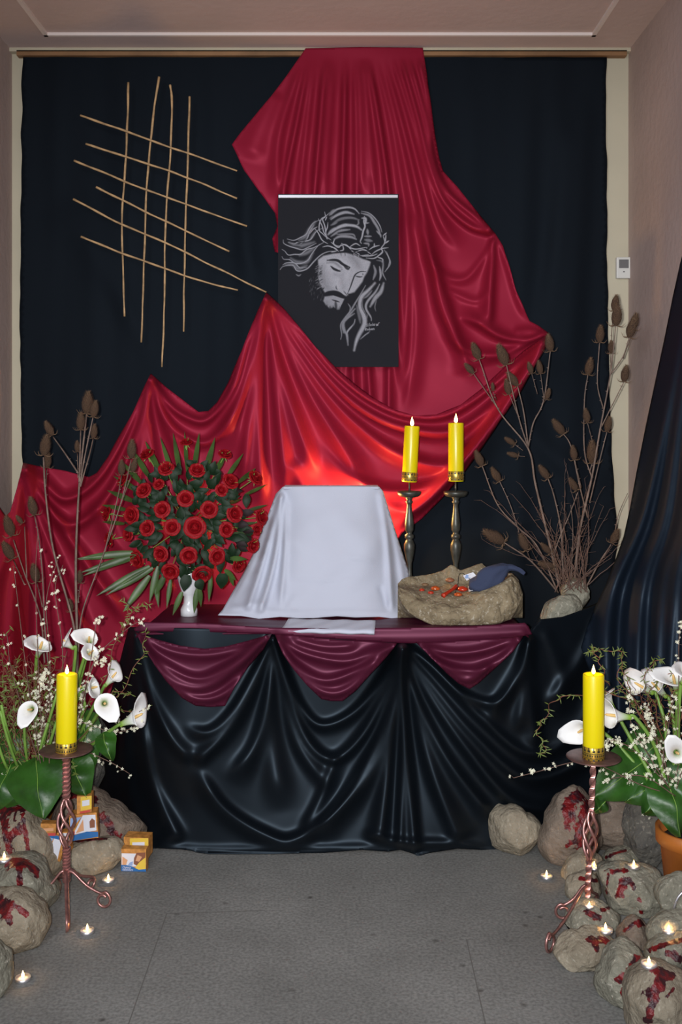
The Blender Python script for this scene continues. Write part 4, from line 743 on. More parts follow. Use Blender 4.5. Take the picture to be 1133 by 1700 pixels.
def hit(px, py, plane=0.0, trees=None, default=None):
    o0 = Vector((0, 0, EYE)); dr = (P(px, py, 1)-o0).normalized(); best = None
    for t in (trees if trees is not None else bvhs):
        h = t.ray_cast(o0, dr)
        if h[0] is not None and (best is None or h[0].y < best.y): best = h[0]
    if best is None or (plane is not None and dr.z < 0 and (EYE-plane)/-dr.z*dr.y < best.y): 
        k = (EYE-plane)/-dr.z; best = o0+dr*k
    return best

# ------------------------------------------------------------------ tealights
def tealight(px, py, wpx, label, red=False):
    p = hit(px, py); s = p.y/F; r = wpx*s/2; 
    r *= 1.08; t = thing('tealight', p, label, 'tealight', 'burning tealights'); h = r*.5
    b = MB(); lathe(b, [(r*.9, 0), (r, .001), (r*1.03, h), (r*.98, h), (r*.95, h*.7), (.001, h*.7)], p, 20); b.build('cup', M_alu, t)
    b = MB(); lathe(b, [(r*.94, h*.6), (r*.94, h*.82), (.001, h*.80)], p, 20); b.build('wax', M_wax, t)
    fh = r*.95; b = MB(); lathe(b, [(.0003, 0), (fh*.16, fh*.12), (fh*.21, fh*.3), (fh*.15, fh*.6), (fh*.05, fh*.85), (.0002, fh)], p+Vector((0, 0, h*.85)), 10); b.build('flame', M_flame, t)
    lamp('POINT', 'tealight_light', p+Vector((0, 0, h+fh*.5)), .16, (1, .55, .22), .004)
for a in [(7, 1430, 22, 'tealight on the left heap between the two red-streaked stones'), (180, 1464, 18, 'tealight on the floor below the printed boxes'), (145, 1549, 21, 'tealight on the floor right of the left stand foot'), (38, 1628, 23, 'lowest tealight on the floor near the left edge'),
          (908, 1458, 18, 'tealight on the open floor left of the right heap'), (987, 1443, 18, 'tealight on the tan stone touching the right stand shaft'), (1053, 1441, 18, 'tealight on top of the biggest grey stone at right'), (979, 1507, 14, 'small tealight half behind the right stand shaft'),
          (1006, 1548, 22, 'widest bright tealight on the flat grey stone'), (1111, 1549, 19, 'tealight nearest the right edge, above the speckled stone'), (1078, 1605, 24, 'tealight with tall flame above the bottom right stone')]:
    tealight(*a)

# ------------------------------------------------------------------ printed boxes
BO = mat('box_orange', (.50, .22, .05), .5, var=.3, vscale=60); BW = mat('box_white', (.66, .68, .74), .5); BB = mat('box_blue', (.02, .13, .36), .5); BY = mat('box_yellow', (.72, .50, .06), .5); BR = mat('box_brown', (.22, .08, .04), .6); BK = mat('box_red', (.5, .06, .05), .5); BP = mat('box_skin', (.62, .32, .16), .6); BL = mat('box_pale_blue', (.25, .36, .60), .6)
def pbox(x0, y0, x1, y1, yaw, tilt, depth, label, style, d=None):
    cxp = (x0+x1)/2; p = hit(cxp, y1) if d is None else P(cxp, y1, d); s = p.y/F; W = (x1-x0)*s; H = (y1-y0)*s
    t = thing('printed_box', p, label, 'box', 'small printed cardboard boxes'); R = Matrix.Rotation(math.radians(yaw), 3, 'Z') @ Matrix.Rotation(math.radians(tilt), 3, 'Y')
    p = p+Vector((0, .0, .001))
    b = MB(); box(b, -W/2, W/2, 0, depth, 0, H, R, p); b.build('carton', BO, t, False)
    def pan(name, poly, m, off, lab=None):
        b = MB(); v = [p+R @ Vector(((u-.5)*W, -off, h*H)) for u, h in poly]; b.add(v, [tuple(range(len(v)))]); o = b.build(name, m, t, False); return o
    if style == 1:
        pan('white_panel', [(.02, .22), (.62, .22), (.66, .80), (.02, .80)], BW, .0004); pan('yellow_swoosh', [(.55, .12), (.80, .02), (.98, .10), (.98, .62), (.72, .5)], BY, .0005)
        pan('blue_panel', [(0, 0), (1, 0), (1, .12), (.7, .08), (.45, .22), (.2, .28), (0, .28)], BB, .0006); pan('portrait_print', [(.50, .34), (.62, .26), (.72, .40), (.95, .62), (.98, .86), (.62, .84), (.52, .6)], BR, .0007); pan('portrait_print', [(.58, .48), (.72, .44), (.84, .66), (.66, .74)], BP, .0009)
        pan('orange_print', [(.05, .28), (.2, .28), (.26, .5), (.05, .66)], BP, .0008)
        pan('pale_blue_print', [(.25, .25), (.45, .25), (.48, .45), (.35, .40)], BL, .0008)
        for tx, y_, sz in (('Opłata', .13, .11), ('kalendarz', .03, .10)):
            cu_ = bpy.data.curves.new('lettering', 'FONT'); cu_.body = tx; cu_.size = sz*H*1.25; cu_.extrude = .0001
            tmp = bpy.data.objects.new('lettering', cu_); COL.objects.link(tmp); dg = bpy.context.evaluated_depsgraph_get(); me_ = bpy.data.meshes.new_from_object(tmp.evaluated_get(dg)); bpy.data.objects.remove(tmp)
            me_.materials.clear(); me_.materials.append(BW); o = bpy.data.objects.new('lettering', me_); COL.objects.link(o); child(o, t)
            for v in me_.vertices: v.co = p+R @ Vector((v.co.x-.44*W, -.0012-v.co.z*.2, v.co.y+y_*H))
    elif style == 2:
        pan('white_panel', [(.1, .25), (.95, .3), (.95, .92), (.5, .96)], BW, .0004); pan('pale_blue_print', [(.0, .4), (.45, .9), (.05, .9)], BL, .0005); pan('orange_print', [(.2, .28), (.5, .35), (.5, .8)], BP, .0006)
        pan('portrait_print', [(.72, .42), (.9, .42), (.92, .7), (.82, .8), (.72, .68)], BR, .0007); pan('blue_panel', [(0, 0), (1, .04), (1, .24), (.6, .30), (0, .20)], BB, .0008)
        pan('red_mark', [(0, .25), (.15, .22), (.18, .36), (0, .4)], BK, .0009)
    elif style == 3:
        pan('yellow_panel', [(.25, .2), (1, .3), (1, 1), (.25, .95)], BY, .0004); pan('white_panel', [(.35, .45), (.85, .5), (.85, .8), (.35, .75)], BW, .0005); pan('red_mark', [(.2, .05), (.9, .15), (.9, .25), (.2, .18)], BK, .0006)
    elif style == 4:
        pan('white_panel', [(.2, .08), (.82, .05), (.8, .86), (.3, .86)], BW, .0004); pan('blue_panel', [(0, .86), (1, .86), (1, 1), (0, 1)], BB, .0005); pan('blue_panel', [(0, 0), (.18, 0), (.25, .86), (0, .86)], BL, .0005)
    elif style == 5:
        pan('red_mark', [(0, 0), (1, 0), (1, .25), (0, .2)], BK, .0004); pan('white_panel', [(.15, .35), (.85, .4), (.85, .65), (.15, .6)], BP, .0005)
    return t
pbox(205, 1391, 247, 1424, -6, 0, .05, 'printed box standing behind the front printed box at the skirt corner', 3, d=fd(1438))
pbox(201, 1410, 243, 1447, -3, 0, .03, 'front printed box with blue lower edge standing on the floor', 1, d=fd(1447))
pbox(118, 1352, 163, 1394, 8, -4, .05, 'printed box with blue base lying on the brown stone at left', 2, d=3.24)
pbox(128, 1322, 152, 1353, 6, 0, .05, 'small yellow printed box on top of the blue based box', 3, d=3.25)
pbox(73, 1387, 100, 1428, 0, 14, .03, 'white and blue box leaning between stones left of the stand', 4, d=3.26)
pbox(67, 1368, 92, 1388, 6, 3, .03, 'orange topped box above the leaning white and blue box', 5, d=3.255)
pbox(98, 1382, 118, 1414, 0, -6, .03, 'blue and orange box half hidden behind the left stand basket', 2, d=3.27)

# ------------------------------------------------------------------ hollow stone on the altar and what lies in it
xs = [661, 668, 680, 700, 720, 738, 750, 758, 768, 790, 800, 812, 830, 850, 862, 868]
ri = [970, 962, 957, 955, 952, 946, 937, 940, 946, 938, 935, 948, 950, 953, 964, 985]
lp_ = [976, 980, 986, 992, 997, 1001, 1003, 1002, 1001, 995, 989, 982, 972, 958, 966, 986]
bo = [984, 1004, 1020, 1029, 1037, 1040, 1042, 1042, 1042, 1041, 1040, 1038, 1034, 1027, 1010, 990]
nx = 150; v = []; K = 26
for i in range(nx+1):
    x = 661+207*i/nx; e = math.sin(math.pi*min(1, max(0, i/nx)))**.35 if 0 < i < nx else 0
    r_, l_, b_ = np.interp(x, xs, ri), np.interp(x, xs, lp_), np.interp(x, xs, bo)
    dl = 3.68-.08*e; db = 3.72+.09*e; dbt = 3.66-.09*e
    sec = [(db, HY+(EYE-TZ-.004)*F/db), (db+.01*e, (r_+1015)/2), (db-.01*e, r_), (db-.05*e, r_+(l_-r_)*.45), (dl+.05*e, l_-(l_-r_)*.22), (dl+.01, l_-1), (dl-.02*e, l_+(b_-l_)*.2), (dl-.045*e, l_+(b_-l_)*.55), (dbt-.005, b_-(b_-l_)*.08), (dbt+.02, b_+1), (3.70, HY+(EYE-TZ-.004)*F/3.70)]
    pts = crom([P(x, y, d) for d, y in sec], 7); m_ = len(pts)
    for p in pts:
        q = p*9; vd = noise.voronoi(q*1.5)[0]; vd2 = noise.voronoi(q*3.4)[0]; n = ((vd[1]-vd[0]-.3)*.022+(vd2[1]-vd2[0]-.3)*.008+noise.noise(q+Vector((3, 1, 2)))*.016+noise.noise(q*2.7)*.008+noise.noise(q*9)*.004)*min(1, e+.2)
        p = p+Vector((n*.3, -n*.7, n*.25)); p.z = max(p.z, TZ+.002); v.append(p)
f = [(i*m_+k, (i+1)*m_+k, (i+1)*m_+(k+1) % m_, i*m_+(k+1) % m_) for i in range(nx) for k in range(m_)]+[tuple(range(m_))[::-1], tuple(nx*m_+k for k in range(m_))]
st = mk('hollow_stone', v, [q[::-1] for q in f], rock_mat('ochre_rock', (.15, .115, .065), (.26, .21, .13), .7)); tag(st, 'wide rough ochre stone with a hollow top on the right of the altar', 'stone')
bt = [BVHTree.FromPolygons([v.co[:] for v in st.data.vertices], [tuple(p.vertices) for p in st.data.polygons])]
Gm = lambda x, y: (650+x/4.72, 925+y/4.72)
for (x, y, w_, lab, m_) in ((240, 262, 10, 'small red glass nugget at the left of the stone hollow', M_redw), (310, 284, 11, 'red glass nugget in front of the largest amber one', M_redw), (345, 256, 17, 'shiny amber glass nugget, largest of the hollow', M_amber), (460, 190, 16, 'flat reddish brown disc at the back of the hollow', mat('clay_disc', (.26, .10, .05), .5)), (265, 222, 12, 'dull brown disc at the back left of the hollow', mat('brown_disc', (.20, .12, .06), .6)), (525, 302, 15, 'dark amber nugget with a bright rim at the hollow front', M_amber), (560, 262, 19, 'orange glass piece beside the small white card', M_redw)):
    p = hit(*Gm(x, y), TZ, bt); b = MB(); r = w_*p.y/F/2; lathe(b, [(r*.7, 0), (r, r*.25), (r*.85, r*.55), (r*.4, r*.78), (.0005, r*.82)], p-Vector((0, 0, .001)), 16); tag(b.build('glass_nugget' if 'disc' not in lab else 'clay_disc', m_), lab, 'stone' if 'disc' not in lab else 'disc')
b = MB(); pp = [hit(*Gm(x, y), TZ, bt)+Vector((0, -.003, .006)) for x, y in ((405, 315), (440, 290), (480, 265), (510, 240))]
tube(b, crom(pp, 5), lambda t: .009-.003*math.sin(t*3), 10); tag(b.build('red_fob', M_redw), 'elongated red glass piece lying across the stone hollow', 'ornament')
b = MB(); pp = [hit(*Gm(x, y), TZ, bt)+Vector((0, -.004, .010)) for x, y in ((500, 300), (520, 240), (530, 160), (560, 145), (600, 180), (640, 210), (690, 250))]; tube(b, crom(pp, 5), .0012, 5); tag(b.build('black_cord', M_wick), 'thin black cord looped over the hollow stone', 'cord')
def card(name, quad, lab, cols):
    ps = [hit(*Gm(x, y), TZ, bt)+Vector((0, -.006, .006)) for x, y in quad]; n = (ps[1]-ps[0]).cross(ps[3]-ps[0]).normalized()*.001
    if n.y > 0: n = -n
    b = MB(); b.add(ps+[p-n for p in ps], [(0, 1, 2, 3), (7, 6, 5, 4), (0, 4, 5, 1), (1, 5, 6, 2), (2, 6, 7, 3), (3, 7, 4, 0)])
    t = b.build(name, BW, None, False); tag(t, lab, 'card')
    c0, c1, c2, c3 = [p+n*.4 for p in ps]; b = MB(); b.add([c0.lerp(c3, .55), c0.lerp(c3, .9).lerp(c2, .4), c1.lerp(c2, .8).lerp(c0, .4), c0.lerp(c1, .3)], [(0, 1, 2, 3)]); b.build('printed_patch', cols, t, False)
card('white_card', [(560, 155), (640, 128), (665, 155), (590, 195)], 'small white and blue card at the back of the stone hollow', BL)
card('white_card', [(600, 240), (660, 222), (662, 262), (605, 278)], 'little pale card with red print beside the navy cloth', BK)
# navy cloth
b = MB(); pp = []
for (x, y, dz) in ((610, 190, .008), (690, 190, .014), (780, 130, .02), (860, 80, .022), (930, 55, .02), (1000, 75, .012), (1045, 105, -.002)):
    q = hit(*Gm(x, y+22), TZ, bt); q = P(*Gm(x, y), 3.66); pp.append(q)
cen = crom(pp, 6); v = []; n = len(cen); ns = 20
for i, p in enumerate(cen):
    t_ = i/(n-1); hw = (.012+.026*math.sin(math.pi*min(1, t_*1.6))**.7)*(1 if t_ < .6 else 1-(t_-.6)*1.25)
    tg = (cen[min(i+1, n-1)]-cen[max(0, i-1)]).normalized(); sd = Vector((-tg.z, 0, tg.x)); 
    for k in range(ns):
        a = 2*math.pi*k/ns; rr = 1+.16*math.sin(3*a+i*.25)+.1*math.sin(5*a-i*.3)
        v.append(p+sd*math.cos(a)*hw*rr+Vector((0, math.sin(a)*hw*.8*rr, -.012)))
f = [(i*ns+k, i*ns+(k+1) % ns, (i+1)*ns+(k+1) % ns, (i+1)*ns+k) for i in range(n-1) for k in range(ns)]+[tuple(range(ns))[::-1], tuple((n-1)*ns+k for k in range(ns))]
tag(mk('navy_pouch', v, f, M_navy), 'crumpled navy blue cloth pouch hanging over the stone rim', 'pouch')

# ------------------------------------------------------------------ teasels
def head_mesh():
    me_v = []; me_f = []; mi = []
    nu, nv = 12, 10
    for j in range(nv+1):
        t = j/nv; r = .30*math.sin(math.pi*(t*.93+.05))**.62*(1-.25*t)
        for i in range(nu): a = 2*math.pi*i/nu+j*.26; k = 1+.07*((i+j) % 2); me_v.append((r*k*math.cos(a), r*k*math.sin(a), t))
    me_f += [(j*nu+i, j*nu+(i+1) % nu, (j+1)*nu+(i+1) % nu, (j+1)*nu+i) for j in range(nv) for i in range(nu)]+[tuple(range(nu))[::-1], tuple(nv*nu+i for i in range(nu))]; mi += [0]*len(me_f)
    r0 = random.Random(3)
    for k in range(420):
        t = r0.uniform(.03, .99); a = r0.uniform(0, 6.283); r = .27*math.sin(math.pi*(t*.93+.05))**.62*(1-.25*t); L = r0.uniform(.11, .20)
        d = Vector((math.cos(a), math.sin(a), .45+t*.8)).normalized(); p = Vector((r*math.cos(a), r*math.sin(a), t)); s = Vector((-math.sin(a), math.cos(a), 0))*.012
        n = len(me_v); me_v += [tuple(p-s), tuple(p+s), tuple(p+d*L)]; me_f.append((n, n+1, n+2)); mi.append(1)
    for k in range(7):
        a = 2*math.pi*k/7; pts = [Vector((.08*math.cos(a), .08*math.sin(a), 0)), Vector((.34*math.cos(a), .34*math.sin(a), -.03)), Vector((.52*math.cos(a), .52*math.sin(a), .16))]
        bb = MB(); tube(bb, crom(pts, 3), (.022, .004), 4); n = len(me_v); me_v += [tuple(q) for q in bb.v]; me_f += [tuple(i+n for i in q) for q in bb.f]; mi += [1]*len(bb.f)
    me = bpy.data.meshes.new('seed_head'); me.from_pydata(me_v, [], me_f); me.materials.append(M_thead); me.materials.append(M_tspk); me.polygons.foreach_set('material_index', mi); me.update(); return me
HEADM = head_mesh()
def add_head(parent, p, direction, L):
    o = bpy.data.objects.new('seed_head', HEADM); COL.objects.link(o); o.parent = parent
    q = Vector(direction).normalized().to_track_quat('Z', 'Y'); M = Matrix.Translation(p-Vector(direction).normalized()*L*.5) @ q.to_matrix().to_4x4() @ Matrix.Rotation(rnd.uniform(0, 6), 4, 'Z') @ Matrix.Diagonal((L*.9, L*.9, L, 1))
    o.matrix_basis = M; root = parent
    while root.parent: root = root.parent
    o.matrix_parent_inverse = Matrix.Translation(-Vector(root.location))
def teasel(root, conv_, pts, head=None, L=24, d0=3.8, d1=3.75, r=(.0035, .0018)):
    pts = [conv_(*p) for p in pts]; n = len(pts)
    w3 = [P(x, y, d0+(d1-d0)*i/max(1, n-1)) for i, (x, y) in enumerate(pts)]
    line = crom(w3, 6) if n > 1 else w3
    b = MB(); tube(b, line, r, 6)
    # tiny prickles on the stem
    for k in range(0, len(line)-1, 2):
        p = line[k]; a = rnd.uniform(0, 6.28); dd = Vector((math.cos(a), math.sin(a)*.5, .3))*.008; b.add([p+Vector((0, 0, .002)), p-Vector((0, 0, .002)), p+dd], [(0, 1, 2)])
    s = mk('teasel_stem', b.v, b.f, M_teas); s.parent = root; s.matrix_parent_inverse = Matrix.Translation(-Vector(root.location))
    if head:
        hx, hy = conv_(*head); dd = d1; hp = P(hx, hy, dd); dr = hp-line[-1]
        if dr.length < .005: dr = Vector((0, 0, 1))
        o = bpy.data.objects.new('seed_head', HEADM); COL.objects.link(o); o.parent = s
        Lm = L*dd/F; q = dr.normalized().to_track_quat('Z', 'Y')
        o.matrix_basis = Matrix.Translation(hp-dr.normalized()*Lm*.5-Vector(root.location)) @ q.to_matrix().to_4x4() @ Matrix.Rotation(rnd.uniform(0, 6), 4, 'Z') @ Matrix.Diagonal((Lm*.92, Lm*.92, Lm, 1))
        o.matrix_parent_inverse = Matrix.Translation(Vector(root.location))
    return s
T6 = lambda x, y: (740+x/2.88, 470+y/2.88)
tr = thing('teasel_bunch', P(945, 1015, 3.86), 'tall bunch of dried teasels standing right of the altar', 'dried flowers')
tr.location.z = .73
for pts, hd, L, r in [
    ([(545, 1450), (490, 1210), (430, 960), (395, 790), (250, 600), (160, 362)], (145, 325), 27, (.0055, .002)), ([(397, 790), (350, 640), (292, 392)], (272, 342), 34, (.003, .002)), ([(397, 790), (375, 620), (345, 492)], (320, 458), 26, (.003, .002)), ([(395, 790), (420, 670), (470, 560), (502, 322)], (497, 285), 27, (.003, .002)),
    ([(250, 600), (210, 540), (132, 430)], (113, 408), 20, (.002, .0015)), ([(245, 560), (228, 520)], (226, 495), 12, (.0015, .001)), ([(350, 640), (305, 530)], (298, 495), 24, (.002, .0015)), ([(440, 530), (412, 430)], (405, 405), 18, (.0015, .001)), ([(470, 545), (455, 430)], (450, 402), 20, (.0015, .001)), ([(465, 580), (485, 548)], (490, 530), 17, (.0015, .001)),
    ([(620, 1410), (640, 1200), (700, 930), (740, 700), (790, 430), (815, 200)], (820, 155), 32, (.0055, .002)), ([(790, 380), (798, 200), (808, 130)], (813, 95), 25, (.002, .0015)), ([(788, 440), (850, 350), (878, 262)], (890, 215), 30, (.0025, .0018)), ([(850, 360), (890, 250)], (905, 182), 26, (.002, .0015)), ([(745, 690), (820, 540), (853, 475)], (860, 432), 26, (.0025, .0018)),
    ([(755, 600), (727, 480), (737, 285)], (740, 243), 26, (.0025, .0018)), ([(700, 930), (665, 800), (665, 560), (682, 435)], (689, 398), 26, (.0028, .0018)), ([(690, 1050), (735, 860), (772, 712)], (779, 675), 23, (.0025, .0018)), ([(705, 765), (680, 670)], (675, 635), 22, (.002, .0015)), ([(690, 900), (703, 860)], (702, 808), 34, (.0025, .002)),
    ([(680, 1120), (640, 960), (600, 780), (560, 715)], (540, 688), 27, (.0028, .0018)), ([(650, 980), (618, 845)], (613, 812), 22, (.002, .0015)), ([(520, 1290), (545, 1220), (600, 1090), (633, 1000)], (610, 962), 22, (.0025, .0018)), ([(790, 420), (793, 345)], (793, 305), 20, (.002, .0015)),
    ([(565, 1420), (552, 1180), (520, 1020), (490, 932)], (470, 903), 24, (.003, .002)), ([(535, 1470), (440, 1260), (350, 1170), (250, 1060), (175, 872)], (160, 838), 25, (.0035, .002)), ([(352, 1190), (310, 1060), (258, 945)], (240, 915), 24, (.002, .0015)), ([(540, 1480), (410, 1330), (280, 1240)], (232, 1213), 36, (.004, .0022)),
    ([(405, 1320), (385, 1265)], (373, 1238), 27, (.002, .0015)), ([(520, 1310), (500, 1290)], (480, 1268), 20, (.002, .0015)), ([(530, 1360), (510, 1355)], (482, 1348), 24, (.002, .0015)), ([(370, 800), (330, 770)], (308, 755), 18, (.0012, .001)), ([(380, 830), (340, 825)], (322, 820), 17, (.0012, .001)), ([(670, 1460), (740, 1330), (793, 1250)], (812, 1210), 24, (.0035, .002)), ([(812, 1185), (830, 1100), (872, 1005)], None, 0, (.002, .0012)), ([(600, 1430), (610, 1200), (600, 1060)], None, 0, (.002, .001)), ([(590, 1440), (560, 1240), (555, 1150)], None, 0, (.002, .001))]:
    dd = rnd.uniform(3.74, 3.86); teasel(tr, T6, pts, hd, L*1.05, 3.85, dd, r)
def wild_twig(px, py, ang, L, d, curl=.25, n=14):
    pts = []; x, y = px, py; a = ang
    for i in range(n): pts.append(P(x, y, d+rnd.uniform(-.004, .004))); x += math.cos(a)*L/n; y -= math.sin(a)*L/n; a += rnd.uniform(-curl, curl)
    return pts
b = MB()
for k in range(46):
    x, y = 945+rnd.uniform(-25, 35), 985+rnd.uniform(-15, 0); ang = rnd.uniform(.5, 2.5); L = rnd.uniform(90, 260); d = rnd.uniform(3.72, 3.88)
    if math.cos(ang)*L > 60: L *= .7
    pts = wild_twig(x, y, ang, L, d, .18); tube(b, pts, (.0016, .0006), 4, cap=False)
    for p in pts[3::2]:
        a = rnd.uniform(0, 6.28); L2 = rnd.uniform(.01, .035); tube(b, [p, p+Vector((math.cos(a)*L2, rnd.uniform(-.01, .01), abs(math.sin(a))*L2*.6))], (.0008, .0003), 3, cap=False)
o = b.build('thorny_twigs', M_twig, tr); o['kind'] = 'stuff'
rock('stone', [(899, 1031), (904, 1012), (922, 994), (940, 988), (958, 990), (970, 1000), (965, 1016), (945, 1024), (920, 1029)], 3.80, .05, M_rockB, 'mossy grey stone holding the teasel stems right of the altar', [], 41, .08, zmin=.728)
rock('stone', [(936, 992), (942, 966), (956, 958), (970, 966), (976, 985), (974, 1004), (960, 1012), (942, 1008)], 3.87, .045, M_rockB, 'rear pale stone wedged among the teasel stems', [], 42, .1, zmin=.728)
o = cloth('stool_cover', [(880, 1046), (895, 1026), (930, 1022), (985, 1004), (1012, 990), (1030, 1010), (1040, 1060), (880, 1062)], tps([(880, 1046, 3.60), (1040, 1060, 3.66), (930, 1022, 3.95), (1012, 992, 3.95), (985, 1010, 3.93), (900, 1060, 3.60), (895, 1028, 3.80)]), [([(895, 1040), (950, 1035), (1010, 1010)], 5, 8, .01)], M_curt, 5)
tag(o, 'black cloth covering the stool beneath the teasel stones', 'cloth')

T4 = lambda x, y: (x/2.698, 600+y/2.698)
tl = thing('teasel_bunch', P(95, 1300, 3.5), 'bunch of dried teasels behind the left calla lilies', 'dried flowers')
for pts, hd, L, r in [
    ([(345, 1500), (345, 1220), (340, 900), (355, 560), (388, 235)], (392, 185), 36, (.006, .003)), ([(357, 560), (385, 400), (418, 245)], (423, 213), 27, (.003, .002)), ([(355, 540), (362, 300)], (362, 268), 28, (.003, .002)), ([(360, 560), (400, 420), (418, 345)], (421, 313), 23, (.003, .002)), ([(350, 520), (347, 410)], (346, 380), 18, (.002, .002)),
    ([(350, 500), (290, 410), (238, 338)], (219, 300), 25, (.003, .002)), ([(345, 1400), (330, 1180), (240, 850), (205, 600), (195, 430)], (203, 375), 34, (.0045, .003)), ([(205, 560), (210, 480)], (213, 442), 25, (.002, .002)), ([(350, 1300), (370, 1120), (450, 900), (540, 640), (588, 440)], (590, 392), 30, (.003, .002)), ([(470, 850), (525, 620), (545, 510)], (545, 475), 24, (.002, .002)), ([(540, 640), (590, 510)], (600, 465), 22, (.002, .002)),
    ([(200, 1350), (180, 1140), (110, 950), (60, 800)], (40, 737), 34, (.003, .002)), ([(120, 970), (110, 740)], (86, 708), 16, (.002, .0015)), ([(110, 1000), (60, 890)], (35, 846), 32, (.002, .002)), ([(220, 1400), (200, 1180), (190, 950), (172, 780), (155, 690)], (145, 648), 30, (.003, .002)), ([(190, 1100), (165, 990)], (156, 948), 30, (.002, .002)), ([(335, 1220), (320, 1130)], (315, 1092), 20, (.002, .0015)), ([(350, 1080), (358, 1000)], (358, 965), 20, (.002, .0015))]:
    teasel(tl, T4, pts, hd, L, 3.5, rnd.uniform(3.58, 3.72), r)

# ------------------------------------------------------------------ leaves and flowers
def blade(mb, p0, p1, width, bend=None, n=8, fold=.3, nrm=None):
    p0 = Vector(p0); p1 = Vector(p1); ax = p1-p0; L = ax.length; t = ax.normalized(); nr = Vector(nrm) if nrm else Vector((0, -1, .15)); sd = t.cross(nr).normalized(); nr = sd.cross(t).normalized(); bend = Vector(bend) if bend else Vector((0, 0, 0)); v = []
    for i in range(n+1):
        u = i/n; c = p0+ax*u+bend*math.sin(math.pi*u*.5)*0+bend*(u*u); w_ = width*(math.sin(math.pi*min(.98, u*.85+.12))**.8)*(1-u**3*.6) if i < n else .0002
        v += [c-sd*w_*.5, c-nr*w_*fold*.5, c+sd*w_*.5]
    f = []
    for i in range(n): a = i*3; f += [(a, a+1, a+4, a+3), (a+1, a+2, a+5, a+4)]
    mb.add(v, f)
def copyobj(src, parent, M, name=None):
    o = src.copy(); COL.objects.link(o); o.parent = parent; root = parent
    while root.parent: root = root.parent
    o.matrix_parent_inverse = Matrix.Translation(-Vector(root.location)); o.matrix_basis = M
    for k in ('label', 'category', 'group'):
        if k in o: del o[k]
    return o
def rose_mesh():
    b = MB(); r0 = random.Random(11)
    for ring, (n, rad, hgt, open_, wd) in enumerate([(2, .15, .98, .03, .9), (3, .32, 1.0, .10, .85), (4, .54, .95, .30, .85), (5, .80, .80, .55, .85), (5, 1.0, .55, .8, .85)]):
        for k in range(n):
            a = 2*math.pi*(k+.5*(ring % 2))/n+r0.uniform(-.15, .15); nu, nv = 5, 5; v = []
            for j in range(nv+1):
                t = j/nv; r = rad*(.25+.75*t**.6)+open_*.35*max(0, t-.75)**1.2*2.5; z = hgt*t-open_*max(0, t-.8)*1.6
                for i in range(nu+1):
                    u = i/nu*2-1; aa = a+u*wd*(.55+.45*math.sin(math.pi*t*.8)); zz = z-.16*t*u*u; v.append((r*(1-.05*u*u)*math.cos(aa), r*(1-.05*u*u)*math.sin(aa), zz+r0.uniform(-.015, .015)))
            b.add(v, [(j*(nu+1)+i, j*(nu+1)+i+1, (j+1)*(nu+1)+i+1, (j+1)*(nu+1)+i) for j in range(nv) for i in range(nu)])
    lathe(b, [(.05, -.05), (.5, .15), (.3, .5), (.01, .75)], (0, 0, 0), 10)
    o = b.build('rose', M_rose); me = o.data; bpy.data.objects.remove(o); return me
ROSE = rose_mesh()
bq = thing('rose_bouquet', P(312, 985, 3.74), 'large round bouquet of red roses with palm leaves beside the white cloth', 'bouquet')
Q7 = lambda x, y: (130+x/3.54, 700+y/3.54)
roses = [(635, 115, 8), (400, 185, 10), (865, 185, 9.5), (515, 270, 11), (700, 280, 11), (380, 400, 11), (900, 345, 11.5), (1050, 325, 11), (255, 340, 9.5), (630, 450, 11.5), (490, 515, 11.5), (770, 515, 12), (925, 540, 12), (305, 550, 12.5), (160, 540, 10), (550, 620, 11.5), (685, 620, 15), (400, 625, 11), (875, 635, 10.5), (285, 665, 9), (175, 695, 10.5), (1035, 730, 10), (335, 810, 13), (480, 780, 11), (650, 790, 12), (820, 795, 11.5), (950, 845, 10.5), (540, 885, 12), (730, 905, 13.5), (1085, 560, 11), (1055, 635, 8), (470, 365, 8), (845, 400, 9)]
def domed(x, y):
    u = (x-312)/125; w_ = (y-860)/120; r2 = min(1.0, u*u+w_*w_); return 3.80-.24*math.sqrt(max(0, 1-r2))
BC = P(312, 870, 3.84)
for x, y, r in roses:
    px, py = Q7(x, y); d = domed(px, py); p = P(px, py, d); dr = (p-BC).normalized()+Vector((rnd.uniform(-.2, .2), -.55, rnd.uniform(-.05, .3))); dr.normalize(); sc = r*d/F*1.02
    q = dr.to_track_quat('Z', 'Y'); o = bpy.data.objects.new('rose', ROSE); COL.objects.link(o); o.parent = bq; o.matrix_parent_inverse = Matrix.Translation(-Vector(bq.location))
    o.matrix_basis = Matrix.Translation(p-dr*sc*.55) @ q.to_matrix().to_4x4() @ Matrix.Rotation(rnd.uniform(0, 6), 4, 'Z') @ Matrix.Scale(sc*1.12, 4)
    b = MB(); 
    tube(b, crom([p-dr*sc*.4, p.lerp(BC, .3)-dr*.01, p.lerp(BC, .8)], 3), .0018, 5)
    for k in range(4):
        a = rnd.uniform(0, 6.28); sdv = Vector((math.cos(a), -.2, math.sin(a))); blade(b, p-dr*sc*.6, p-dr*sc*.45+sdv*sc*1.25, .004, n=3)
    b.build('rose_stem', M_stem, bq)
b = MB(); blade(b, (0, 0, 0), (0, 0, 1), .62, (0, -.12, 0), 6, .35); lfm = b.build('leaf', M_leafd); LF = lfm.data; bpy.data.objects.remove(lfm)
M_leafp = mat('purplish_rose_leaf', (.016, .008, .009), .6, spec=.2)
LF2 = LF.copy(); LF2.materials.clear(); LF2.materials.append(M_leafp)
